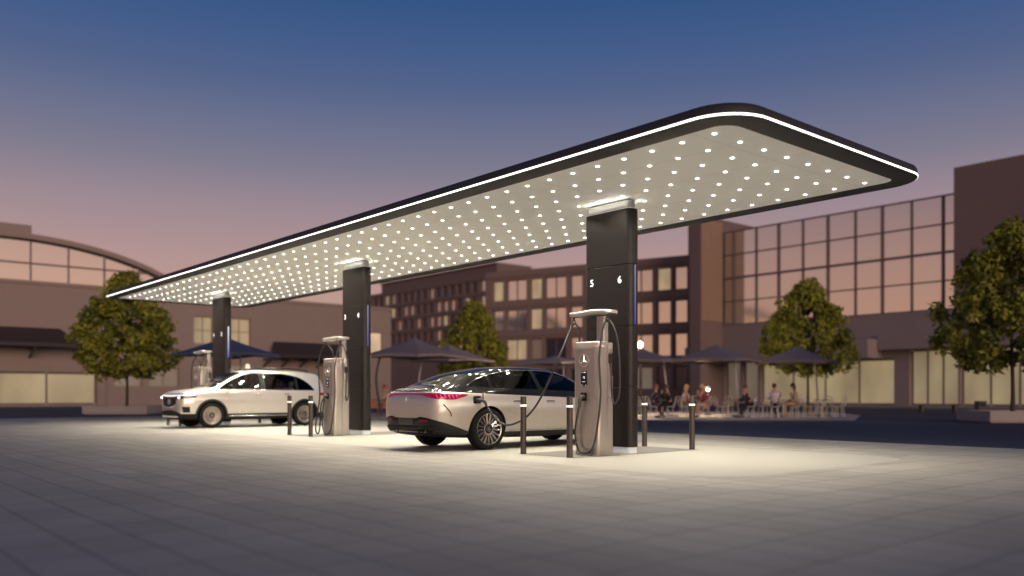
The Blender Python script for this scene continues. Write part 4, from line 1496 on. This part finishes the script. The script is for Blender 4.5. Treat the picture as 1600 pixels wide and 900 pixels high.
# long block parallel to the canopy
VM = 104.0
uA, uB = uR(762, VM), uR(572, VM)
lb2 = thing("long_flats_building", "long row of flats with a set back top floor, left of the round tree", "building", (0, 0, 0), TH - pi / 2)
lb2.location = W(VM, uB)
WL = uB - uA + 12
bays = []
x = .8
while x < WL - 3.4:
    bays.append((x, x + 1.9, 1)); x += 2.75
    if len(bays) > 17: break
WL = x + .5
YMid = P1.y + ST * VM + CT * uR(680, VM)
hL = ZZ(444, YMid)
r3 = random.Random(5)
def panes_l(j, i, x):
    return r3.choice([M_MIR2, M_DGL, M_DGL, M_MIR2, M_LITW if r3.random() < .3 else M_DGL])
tL = flats(lb2, WL, 5, 3.3, hL - 5 * 3.3 - .5, bays, mat("umber_flats_wall", (0.23, 0.16, 0.14), 0.85, var=.12, vscale=.5), panes_l, 0.5, 0.5)
bm = bm_new()
box(bm, 4, WL, 2.2, 12, tL + .01, tL + 2.7)
box(bm, 3.6, WL, 1.8, 12.4, tL + 2.71, tL + 3.0)
finish("penthouse", bm, mat("grey_brown_wall", (0.21, 0.15, 0.135), 0.85), lb2)

# ================================================================== trees
M_LEAF = None
def leaf_mat():
    m = bpy.data.materials.new("olive_leaves")
    m.use_nodes = True
    t = m.node_tree
    b = t.nodes["Principled BSDF"]
    at = N(t, "ShaderNodeAttribute")
    at.attribute_name = "leafcol"
    cr_ = N(t, "ShaderNodeValToRGB")
    e = cr_.color_ramp.elements
    e[0].color = (0.062, 0.090, 0.009, 1)
    e[1].color = (0.36, 0.35, 0.032, 1)
    t.links.new(at.outputs["Fac"], cr_.inputs[0])
    t.links.new(cr_.outputs[0], b.inputs["Base Color"])
    b.inputs["Roughness"].default_value = 0.55
    b.inputs["Subsurface Weight"].default_value = 0.0
    return m
M_LEAF = leaf_mat()
M_BARK = mat("brown_bark", (0.07, 0.05, 0.04), 0.9, var=.3, vscale=12, bump=.4)

def tree(label, loc, zb, zt, wd, seed, base=0.0, n=14500):
    r = random.Random(seed)
    t = thing("broadleaf_tree", label, "tree", loc, 0, "round crowned trees round the square")
    h = zt - zb
    cz = zb + h * 0.5
    bm = bm_new()
    tube(bm, [(0, 0, base), (.02, .01, zb * .6), (-.02, .03, zb + .3 * h), (0, 0, zb + .75 * h)], [.085, .03], 10, 4)
    for k in range(9):
        a = 2.4 * k
        z0 = zb + h * (.02 + .065 * k)
        L = wd * .36 * (1 - .06 * k)
        tube(bm, [(0, 0, z0), (L * .45 * cos(a), L * .45 * sin(a), z0 + .35), (L * cos(a), L * sin(a), z0 + .9)], [.04, .012], 6, 3)
    finish("trunk", bm, M_BARK, t, smooth=50)
    # crown: leaf clumps spread through an egg-shaped volume with an uneven outline
    def rad(z01, a):
        p = pchip([0, .08, .25, .42, .65, .85, 1.0], [.45, .80, 1.0, .97, .72, .42, .10])(z01)
        return wd / 2 * p * (1 + .10 * sin(3 * a + seed) + .07 * sin(5 * a + 7 * z01 + seed))
    clumps = []
    while len(clumps) < 380:
        z01 = r.random()
        a = r.uniform(0, 2 * pi)
        R_ = rad(z01, a)
        q = R_ * sqrt(r.uniform(.12, 1.0))
        if r.random() < .25: q = R_ * r.uniform(.92, 1.08)
        clumps.append((Vector((q * cos(a), q * sin(a), zb + h * z01)), r.uniform(.20, .42), r.random()))
    verts, faces, cols = [], [], []
    per = n // len(clumps)
    for c, cr2, tone in clumps:
        for _ in range(per):
            d = Vector((r.gauss(0, 1), r.gauss(0, 1), r.gauss(0, .8)))
            d = d.normalized() * cr2 * r.uniform(.35, 1.0)
            p = c + d
            nrm = (d.normalized() * .7 + Vector((r.uniform(-1, 1), r.uniform(-1, 1), r.uniform(-.2, 1.2)))).normalized()
            u = nrm.orthogonal().normalized()
            u = Matrix.Rotation(r.uniform(0, 2 * pi), 3, nrm) @ u
            w = nrm.cross(u)
            L, B = r.uniform(.095, .155), r.uniform(.052, .085)
            i = len(verts)
            dr = nrm * -.02
            verts += [p - u * L, p + w * B + dr, p + u * L, p - w * B + dr]
            faces += [(i, i + 1, i + 2), (i, i + 2, i + 3)]
            cols.append(min(1, max(0, tone * .65 + r.random() * .35)))
    me = bpy.data.meshes.new("crown")
    me.from_pydata([tuple(v) for v in verts], [], faces)
    at = me.attributes.new("leafcol", "FLOAT", "FACE")
    at.data.foreach_set("value", [cols[k // 2] for k in range(len(faces))])
    me.materials.append(M_LEAF)
    o = bpy.data.objects.new("crown", me)
    COL.objects.link(o)
    o.parent = t
    return t
M_PLTR = mat("pale_planter_concrete", (0.40, 0.345, 0.32), 0.7, var=.1, vscale=3)
def planter(label, c, w, d, h):
    t = thing("planter_bench", label, "planter", c, 0)
    bm = bm_new()
    loft(bm, [[(x, y, z) for x, y in rrect(w / 2 - i, d / 2 - i, .04, 3)] for i, z in ((0.06, 0), (.06, .05), (0, .051), (0, h - .01), (.01, h), (.22, h), (.22, h - .06))], cap1=False)
    finish("tub", bm, M_PLTR, t, smooth=30)
    bm = bm_new()
    bm.faces.new([bm.verts.new((x, y, h - .06)) for x, y in rrect(w / 2 - .225, d / 2 - .225, .03, 3)])
    finish("soil", bm, mat("dark_soil", (.05, .035, .025), .95, bump=.6, vscale=20), t)
def tree_px(label, px, Y, ytop, ybot, wpx, seed, base):
    tree(label, G(px, Y), ZZ(ybot, Y), ZZ(ytop, Y), wpx * .93 / FPX * Y, seed, base)
planter("low pale planter under the tree beside the rose building", G(196, 42.4), 3.15, 2.4, .40)
tree_px("round olive green tree in front of the rose arched building", 198, 42.4, 430, 586, 156, 11, .34)
planter("low pale planter under the tree at the right edge", G(1592, 30.4), 3.3, 2.2, .40)
tree_px("dark olive green tree at the right edge of the square", 1582, 30.4, 352, 573, 218, 5, .34)
tree_px("olive green tree rising behind the right hand parasol", 1262, 46, 443, 583, 140, 23, 0)
tree_px("olive green tree rising behind the roof of the sedan", 741, 55, 474, 600, 104, 31, 0)

# ================================================================== parasols
M_PAR = mat("slate_parasol_fabric", (0.21, 0.175, 0.18), 0.85, var=.06, vscale=2)
M_PARB = mat("blue_parasol_fabric", (0.075, 0.095, 0.165), 0.85, var=.06, vscale=2)
M_POLE = mat("pale_grey_pole", (0.36, 0.34, 0.33), 0.45, metal=.5)
M_POLED = mat("dark_pole", (0.06, 0.05, 0.05), 0.5, metal=.4)
def parasol(label, apex, side, zedge, rot, mast, lean=0.0, m=None, pm=None):
    """side parasol: four-cornered canopy hung from a mast standing outside its centre"""
    m, pm = m or M_PAR, pm or M_POLE
    za = apex.z
    t = thing("cafe_parasol", label, "parasol", (apex.x, apex.y, 0), 0, "parasols on the cafe terrace")
    bm = bm_new()
    n = 10
    R = Matrix.Rotation(rot, 4, "Z")
    rings = []
    for i in range(9):
        s_ = i / 8
        ring_ = []
        for k in range(4):
            a, b = Vector((cos(pi / 2 * k), sin(pi / 2 * k), 0)), Vector((cos(pi / 2 * (k + 1)), sin(pi / 2 * (k + 1)), 0))
            for q in range(n):
                f = q / n
                p = a.lerp(b, f) * side * .7071 * max(.015, s_)
                sag = .5 - abs(f - .5)
                z = za + (zedge - za) * (s_ ** .82) + sag * .16 * s_
                p = p * (1 - .10 * sag * s_)
                ring_.append(R @ Vector((p.x, p.y, z)))
        rings.append(ring_)
    rings.append([p + Vector((0, 0, -.10)) for p in rings[-1]])
    inner = [[p + Vector((0, 0, -.02)) - Vector((p.x, p.y, 0)) * .004 for p in r_] for r_ in reversed(rings)]
    loft(bm, rings + inner, cap0=True, cap1=True)
    finish("canopy", bm, m, t, smooth=30)
    for k in range(4):
        bm = bm_new()
        e = R @ Vector((cos(pi / 2 * k) * side * .69, sin(pi / 2 * k) * side * .69, zedge - .03))
        tube(bm, [(0, 0, za - .16), e], .014, 5)
        finish("rib", bm, pm, t)
    bm = bm_new()
    mx, my = mast
    tube(bm, [(mx + lean, my, .05), (mx * .9, my, zedge * .6), (mx * .8, my, zedge + .06)], [.055, .045], 10, 4)
    finish("mast", bm, pm, t, smooth=50)
    bm = bm_new()
    tube(bm, [(mx * .8, my, zedge + .02), (mx * .5, my * .5, zedge + .1), (mx * .2, my * .2, za - .32), (0, 0, za - .12)], .032, 8, 5)
    finish("arm", bm, pm, t, smooth=50)
    bm = bm_new()
    box(bm, mx + lean - .4, mx + lean + .4, my - .4, my + .4, 0, .07, .015)
    finish("base_plate", bm, mat("grey_base_stone", (.2, .19, .185), .8), t)
    return t
def par_px(label, px, py, Y, zedge, side, rot, mpx, my, **kw):
    a = G(px, Y, ZZ(py, Y))
    mx = (mpx - px) / FPX * Y
    parasol(label, a, side, zedge, rot, (mx, my), **kw)
par_px("grey parasol farthest right, in front of the olive tree", 1247, 540, 38, 2.42, 2.95, radians(12), 1281, .15)
par_px("grey parasol over the seated man dressed in black", 1119, 538, 37, 2.46, 2.95, radians(8), 1156, .15)
par_px("grey parasol just right of the nearest column", 1004, 545, 37.5, 2.44, 3.0, radians(14), 1046, .2)
par_px("grey parasol half hidden behind the nearest charging station", 868, 556, 47, 2.7, 3.0, radians(5), 884, .6)
par_px("grey parasol right beside the middle column", 648, 528, 36.5, 2.62, 3.25, radians(10), 583, -.3, lean=.42, pm=M_POLED)
par_px("grey parasol behind the sedan, partly before the round tree", 702, 538, 42, 2.65, 3.2, radians(4), 648, .3, lean=.35)
par_px("blue parasol behind the farthest column", 352, 525, 38, 2.75, 3.3, radians(10), 370, .8, m=M_PARB)

# ================================================================== cafe furniture
M_CH = mat("grey_cafe_metal", (0.60, 0.55, 0.48), 0.5, metal=.2)
M_TT = mat("dark_table_top", (0.16, 0.13, 0.11), 0.4)
def make_chair(label):
    t = thing("cafe_chair", label, "chair", group="round backed chairs on the cafe terrace")
    bm = bm_new()
    lathe(bm, [(.001, .44), (.19, .44), (.205, .452), (.205, .466), (.19, .475), (.001, .472)], 20)
    finish("seat", bm, M_CH, t, smooth=40)
    for k, a in enumerate((45, 135, 225, 315)):
        bm = bm_new()
        c, s_ = cos(radians(a)), sin(radians(a))
        tube(bm, [(c * .16, s_ * .16, .45), (c * .19, s_ * .19, .2), (c * .235, s_ * .235, 0)], .018, 6, 3)
        finish("leg", bm, M_CH, t, smooth=50)
    bm = bm_new()
    tube(bm, [(-.20 * cos(radians(q)) - .0, .205 * sin(radians(q)), .0) for q in (0, 1)] if False else
         [(-.13, -.18, .45), (-.20, -.205, .65), (-.235, -.15, .83), (-.245, 0, .89), (-.235, .15, .83), (-.20, .205, .65), (-.13, .18, .45)], .018, 6, 5)
    tube(bm, [(-.16, -.10, .45), (-.21, -.11, .62), (-.23, 0, .76), (-.21, .11, .62), (-.16, .10, .45)], .014, 6, 5)
    finish("backrest", bm, M_CH, t, smooth=50)
    return t
def make_table(label):
    t = thing("cafe_table", label, "table", group="round cafe tables")
    bm = bm_new()
    lathe(bm, [(.001, .715), (.35, .715), (.36, .725), (.36, .738), (.35, .745), (.001, .745)], 28)
    finish("table_top", bm, M_TT, t, smooth=40)
    bm = bm_new()
    cyl(bm, 0, 0, .03, .715, .03, .03, 10)
    finish("pedestal", bm, M_CH, t, smooth=50)
    bm = bm_new()
    lathe(bm, [(.001, 0), (.22, 0), (.22, .015), (.05, .04), (.001, .04)], 24)
    finish("foot", bm, M_CH, t, smooth=40)
    return t
protos = {}
def place(kind, label, px, Y, rz, dx=0, dy=0):
    if kind not in protos:
        protos[kind] = (make_chair if kind == "chair" else make_table)(label)
        o = protos[kind]
    else:
        o = copy_tree(protos[kind]); o["label"] = label
    p = G(px, Y)
    o.location = (p.x + dx, p.y + dy, 0)
    o.rotation_euler = (0, 0, rz)
    return o
# chair back is at -x: rz is the direction a sitter faces
R_ = radians
place("table", "round table between the two women on the left of the terrace", 1032, 36.4, 0)
place("table", "round table before the blonde woman in the bright top", 1082, 36.8, 0)
place("table", "round table in front of the seated man dressed in black", 1138, 36.3, 0)
place("table", "round table between the white shirted man and the standing woman", 1224, 36.0, 0)
place("table", "empty round table at the right end of the terrace", 1285, 36.2, 0)
place("chair", "metal chair holding the woman in navy, next to the column", 1020, 36.3, R_(10))
place("chair", "metal chair holding the man in the black suit", 1047, 36.2, R_(170))
place("chair", "metal chair holding the fair haired woman in pink", 1068, 36.8, R_(10))
place("chair", "metal chair holding the blonde woman in the bright top", 1102, 36.7, R_(185))
place("chair", "empty metal chair left of the man dressed in black, back to the left", 1125, 36.2, R_(5))
place("chair", "metal chair holding the man dressed in black", 1172, 36.2, R_(178))
place("chair", "empty metal chair left of the man in the white shirt", 1192, 37.2, R_(200))
place("chair", "metal chair holding the man in the white shirt", 1210, 35.6, R_(80))
place("chair", "metal chair holding the dark haired woman in beige", 1241, 36.1, R_(182))
place("chair", "empty metal chair left of the empty table, back to the left", 1262, 36.4, R_(0))
place("chair", "empty metal chair before the empty table, back to the viewer", 1279, 35.6, R_(85))
place("chair", "empty metal chair behind the empty table, facing the viewer", 1296, 37.1, R_(-95))
place("chair", "empty metal chair right of the empty table, back to the right", 1312, 36.3, R_(180))
place("chair", "empty metal chair right behind the nearest column's edge", 1004, 37.0, R_(20))
place("chair", "empty metal chair between the two blonde women, farther back", 1088, 37.8, R_(-90))
place("chair", "empty metal chair behind the table of the man in black", 1140, 37.3, R_(-90))
M_ORG = mat("orange_chair_plastic", (0.55, 0.20, 0.09), 0.5)
def tub_chair(label, px, Y, rz):
    t = thing("tub_chair", label, "chair", G(px, Y), rz, "orange tub chairs left of the sedan")
    bm = bm_new()
    rings = []
    for i in range(13):
        a = radians(60 + 240 * i / 12)
        hgt = .80 - .18 * (abs(i - 6) / 6) ** 2
        c, s_ = cos(a), sin(a)
        rings.append([(c * .27, s_ * .29, .38), (c * .31, s_ * .33, hgt), (c * .27, s_ * .29, hgt), (c * .23, s_ * .25, .42)])
    loft(bm, rings)
    finish("shell", bm, M_ORG, t, smooth=40)
    bm = bm_new()
    box(bm, -.24, .24, -.24, .24, .36, .46, .04)
    finish("seat", bm, M_ORG, t, smooth=50)
    for k in range(4):
        bm = bm_new()
        c, s_ = cos(pi / 4 + k * pi / 2), sin(pi / 4 + k * pi / 2)
        tube(bm, [(c * .2, s_ * .2, .37), (c * .3, s_ * .3, 0)], .014, 6)
        finish("leg", bm, M_POLED, t)
tub_chair("orange tub chair next to the middle column", 584, 37, R_(10))
tub_chair("orange tub chair holding the person left of the sedan", 606, 37, R_(175))
place("table", "small round table between the two orange chairs", 595, 37, 0)

# ================================================================== people
M_SKIN = mat("warm_skin", (0.50, 0.28, 0.19), 0.55)
def skin_mesh(name, verts, edges, radii, m, parent, sub=1, root=0):
    me = bpy.data.meshes.new(name)
    me.from_pydata(verts, edges, [])
    o = bpy.data.objects.new(name, me)
    COL.objects.link(o)
    sk = o.modifiers.new("skin", "SKIN")
    sk.use_smooth_shade = True
    lay = me.skin_vertices[0] if me.skin_vertices else None
    if lay is None:
        bpy.context.view_layer.update()
        me.attributes.new("skin", "FLOAT", "POINT") if False else None
    sv = me.skin_vertices
    if not sv:
        bm_ = bm_new(); bm_.from_mesh(me); bm_.verts.layers.skin.verify(); bm_.to_mesh(me); bm_.free()
    for i, r_ in enumerate(radii):
        me.skin_vertices[0].data[i].radius = (r_, r_) if not isinstance(r_, tuple) else r_
        me.skin_vertices[0].data[i].use_root = (i == root)
    ss = o.modifiers.new("sub", "SUBSURF")
    ss.levels = ss.render_levels = sub
    dg = bpy.context.evaluated_depsgraph_get()
    dg.update()
    nm = bpy.data.meshes.new_from_object(o.evaluated_get(dg))
    o.modifiers.clear()
    o.data = nm
    nm.materials.clear()
    nm.materials.append(m)
    for p in nm.polygons: p.use_smooth = True
    o.parent = parent
    return o
def head_mesh(name, m, parent, c, s_=1.0, face=0.0):
    bm = bm_new()
    M_ = Matrix.Translation(c) @ Matrix.Rotation(face, 4, "Z")
    bmesh.ops.create_icosphere(bm, subdivisions=3, radius=1, matrix=M_ @ Matrix.Diagonal((.098 * s_, .078 * s_, .118 * s_, 1)))
    return bm, M_
def person(label, loc, rz, shirt, trousers, hair, long_hair=False, lean=0.12, bare_arms=False, bare_legs=False, arm="table", standing=False, group="people at the cafe tables", hip=.47):
    """faces +x; sits with the hips at the origin"""
    t = thing("person", label, "person", loc, rz, group)
    L = Vector
    hz = hip + .08
    sh = L((lean * .9 - .02, 0, hz + .47))
    neck = sh + L((.02 + lean * .1, 0, .09)); chin = neck + L((.02, 0, .07)); head = chin + L((.015, 0, .10))
    V, E, Rr = [], [], []
    def add(p, r_, link=None):
        V.append(tuple(p)); Rr.append(r_)
        if link is not None: E.append((link, len(V) - 1))
        return len(V) - 1
    pel = add((0, 0, hz), (.125, .15))
    ws = add((lean * .3 - .01, 0, hz + .2), (.105, .135), pel)
    ch = add((lean * .7 - .01, 0, hz + .38), (.115, .155), ws)
    nk = add(neck, .052, ch)
    hd0 = add(chin + L((.005, 0, .02)), .066, nk)
    hd = add(head, (.088, .078), hd0)
    hd2 = add(head + L((-.005, 0, .07)), .066, hd)
    limbs = {}
    for sd in (1, -1):
        s1 = add(sh + L((0, .175 * sd, -.03)), .058, ch)
        if arm == "table":
            el, wr, hn = sh + L((.13, .23 * sd, -.29)), sh + L((.36, .13 * sd, -.27)), sh + L((.44, .09 * sd, -.26))
        elif arm == "lap":
            el, wr, hn = sh + L((-.02, .22 * sd, -.30)), sh + L((.20, .15 * sd, -.40)), sh + L((.27, .11 * sd, -.42))
        else:
            el, wr, hn = sh + L((.15, .20 * sd, -.24)), sh + L((.26, .08 * sd, -.02)), sh + L((.25, .05 * sd, .07))
        e1 = add(el, .042, s1); w1 = add(wr, .029, e1); h1 = add(hn, .032, w1)
        # palm and five short fingers
        d = (hn - wr).normalized()
        sdv = d.cross(L((0, 0, 1))).normalized()
        for q, (o_, ln) in enumerate(((-.024, .055), (-.008, .068), (.008, .064), (.022, .05))):
            f1 = add(hn + d * .035 + sdv * o_, .009, h1)
            add(hn + d * (.035 + ln) + sdv * o_ * 1.1 + L((0, 0, -.02)), .007, f1)
        th_ = add(hn + sdv * .036 * sd + d * .01, .010, h1)
        add(hn + sdv * .050 * sd + d * .045, .008, th_)
        limbs[sd] = (s1, e1)
        if standing:
            hp, kn, an, ft = L((0, .09 * sd, hz - .05)), L((.02, .09 * sd, .48)), L((-.02, .09 * sd, .08)), L((.12, .10 * sd, .035))
        else:
            hp, kn, an, ft = L((.02, .095 * sd, hz - .03)), L((.43, .10 * sd, hz + .0)), L((.36 + .06 * sd, .10 * sd, .085)), L((.50 + .06 * sd, .11 * sd, .035))
        h_ = add(hp, .088, pel); k_ = add(kn, .058, h_); a_ = add(an, .037, k_); add(ft, .034, a_)
    skin_mesh("body", V, E, Rr, M_SKIN, t)
    bd = t.children[0] if t.children else None
    def garment(name, ids, grow, m):
        mp = {i: k for k, i in enumerate(ids)}
        vv = [V[i] for i in ids]
        ee = [(mp[a], mp[b]) for a, b in E if a in mp and b in mp]
        rr2 = [tuple(x + grow for x in (Rr[i] if isinstance(Rr[i], tuple) else (Rr[i], Rr[i]))) for i in ids]
        return skin_mesh(name, vv, ee, rr2, m, t)
    arm_ids = [i for sd in (1, -1) for i in (limbs[sd] if bare_arms else (limbs[sd][0], limbs[sd][1], limbs[sd][1] + 1))]
    garment("shirt", [pel, ws, ch] + arm_ids, .028, shirt)
    legs = []
    for a, b in E:
        if a == pel and b != ws:
            legs += [b, b + 1] + ([] if bare_legs else [b + 2])
    garment("skirt" if bare_legs else "trousers", [pel] + legs, .014, trousers)
    ft_ids = [b for a, b in E if False]
    for sd in (1, -1):
        ftp = L((.12, .10 * sd, 0)) if standing else L((.50 + .06 * sd, .11 * sd, 0))
        bm = bm_new()
        box(bm, ftp.x - .17, ftp.x + .09, ftp.y - .046, ftp.y + .046, 0.0, .075, .03)
        finish("shoe", bm, M_POLED, t, smooth=50)
    # face and hair
    bm = bm_new()
    for sd in (1, -1):
        bmesh.ops.create_icosphere(bm, subdivisions=1, radius=.011, matrix=Matrix.Translation(head + L((.082, .032 * sd, .012))))
    finish("eyes", bm, M_POLED, t, smooth=60)
    bm = bm_new()
    tube(bm, [head + L((.088, 0, .015)), head + L((.108, 0, -.022)), head + L((.090, 0, -.03))], [.008, .014], 6)
    for sd in (1, -1):
        bmesh.ops.create_icosphere(bm, subdivisions=1, radius=1, matrix=Matrix.Translation(head + L((-.005, .084 * sd, -.005))) @ Matrix.Diagonal((.020, .010, .032, 1)))
    finish("nose_and_ears", bm, M_SKIN, t, smooth=60)
    bm = bm_new()
    box(bm, head.x + .072, head.x + .086, -.024, .024, head.z - .060, head.z - .050, .003)
    finish("mouth", bm, mat("lip_colour", (.35, .12, .10), .5), t)
    bm = bm_new()
    bmesh.ops.create_icosphere(bm, subdivisions=3, radius=1, matrix=Matrix.Translation(head + L((-.022, 0, .035))) @ Matrix.Diagonal((.103, .098, .108, 1)))
    if long_hair:
        bmesh.ops.create_icosphere(bm, subdivisions=3, radius=1, matrix=Matrix.Translation(head + L((-.075, 0, -.09))) @ Matrix.Diagonal((.060, .095, .17, 1)))
    for v in bm.verts:
        n_ = v.co - head
        v.co += n_.normalized() * (.006 * sin(40 * v.co.y + 25 * v.co.z))
    finish("hair", bm, hair, t, smooth=60)
    return t
C = lambda nm, c, r_=.75: mat(nm, c, r_)
H_BL, H_DK, H_RD, H_BR = C("blonde_hair", (.62, .42, .18), .5), C("black_hair", (.02, .016, .015), .5), C("auburn_hair", (.28, .10, .05), .5), C("brown_hair", (.10, .05, .03), .5)
NV, BK, PK, WH, BG, RD, GR = C("navy_cloth", (.03, .03, .06)), C("black_cloth", (.012, .012, .014)), C("pink_cloth", (.55, .36, .33)), C("white_shirt_cloth", (.66, .60, .62)), C("beige_cloth", (.42, .31, .21)), C("crimson_cloth", (.25, .03, .05)), C("grey_cloth", (.15, .14, .15))
def sit(label, px, Y, rz, *a, **k):
    person(label, G(px, Y), rz, *a, **k)
sit("red haired woman in navy top at the terrace's left table", 1020, 36.3, R_(10), NV, NV, H_RD, arm="table", bare_arms=False, bare_legs=True)
sit("man in black suit facing left, elbows raised", 1047, 36.2, R_(170), BK, BK, H_BR, arm="up")
sit("fair haired woman in pink top facing right", 1068, 36.8, R_(8), PK, GR, H_BL, long_hair=True)
sit("blonde woman in bright and crimson top facing left", 1102, 36.7, R_(188), RD, PK, H_BL, long_hair=True, bare_arms=True, bare_legs=True, arm="up")
sit("man dressed in black facing left under the middle right parasol", 1172, 36.2, R_(178), BK, BK, H_BR, arm="table", lean=.2)
sit("man in white shirt seen from behind on the terrace", 1210, 35.6, R_(80), WH, BK, H_BR, arm="table", hip=.5, lean=.05)
sit("dark haired woman in beige sitting upright facing left", 1241, 36.1, R_(182), BG, BG, H_DK, long_hair=True, arm="lap", hip=.52, lean=.04)
sit("auburn haired person sitting left of the sedan", 606, 37, R_(175), BG, GR, H_RD, arm="table")

# ================================================================== bench, bin, lamps
t = thing("street_bench", "dark slatted bench before the lit shopfront at right", "bench", G(1465, 45.5), R_(-6))
bm = bm_new()
for k in range(4):
    box(bm, -1.25, 1.25, -.22 + .115 * k, -.22 + .115 * k + .095, .40, .45, .008)
finish("seat", bm, M_DARKM, t)
for sx in (-.85, .85):
    bm = bm_new(); box(bm, sx - .05, sx + .05, -.2, .2, 0, .399, .008); finish("leg", bm, M_DARKM, t)
t = thing("litter_bin", "small dark litter bin beside the right planter", "bin", G(1532, 38))
bm = bm_new()
loft(bm, [[(x, y, z) for x, y in rrect(.19 + i, .19 + i, .05, 4)] for i, z in ((-.02, 0), (-.02, .05), (0, .051), (0, .62), (.015, .621), (.015, .66), (-.03, .68))])
finish("bin_body", bm, M_DARKM, t, smooth=30)
bm = bm_new(); box(bm, -.12, .12, -.196, -.188, .48, .57); finish("slot", bm, M_SEAM, t)
M_GLOBE = mat("lit_globe", (1, 1, 1), .4, emit=(1.0, .86, .66), es=9)
def globe_lamp(label, p, zg, r_, power=120, es=6):
    t = thing("globe_lamp", label, "lamp", (p.x, p.y, 0), 0, "globe lamps by the cafe")
    bm = bm_new()
    lathe(bm, [(.001, 0), (.16, 0), (.16, .04), (.045, .08), (.035, zg - r_), (.06, zg - r_ + .02), (.001, zg - r_ + .03)], 14)
    finish("lamp_post", bm, M_POLED, t, smooth=40)
    bm = bm_new()
    bmesh.ops.create_icosphere(bm, subdivisions=3, radius=r_, matrix=Matrix.Translation((0, 0, zg)))
    finish("globe", bm, mat("lit_globe_%g" % es, (1, 1, 1), .4, emit=(1.0, .86, .66), es=es), t, smooth=60)
    li = bpy.data.lights.new("globe_light", "POINT")
    li.energy = power
    li.color = (1.0, .74, .48)
    li.shadow_soft_size = r_
    lo_ = bpy.data.objects.new("globe_light", li)
    COL.objects.link(lo_)
    lo_.parent = t
    lo_.location = (0, 0, zg - r_ - .12)
globe_lamp("white globe lamp shining at the nearest column's right edge", G(1000, 41), ZZ(538, 41), .15, power=1300)
globe_lamp("white globe lamp seen above the suv's roof", G(387, 40), ZZ(572, 40), .10, power=15, es=1.0)
globe_lamp("low globe lamp behind the blonde women", G(1106, 40), 1.25, .11, power=130, es=0.35)
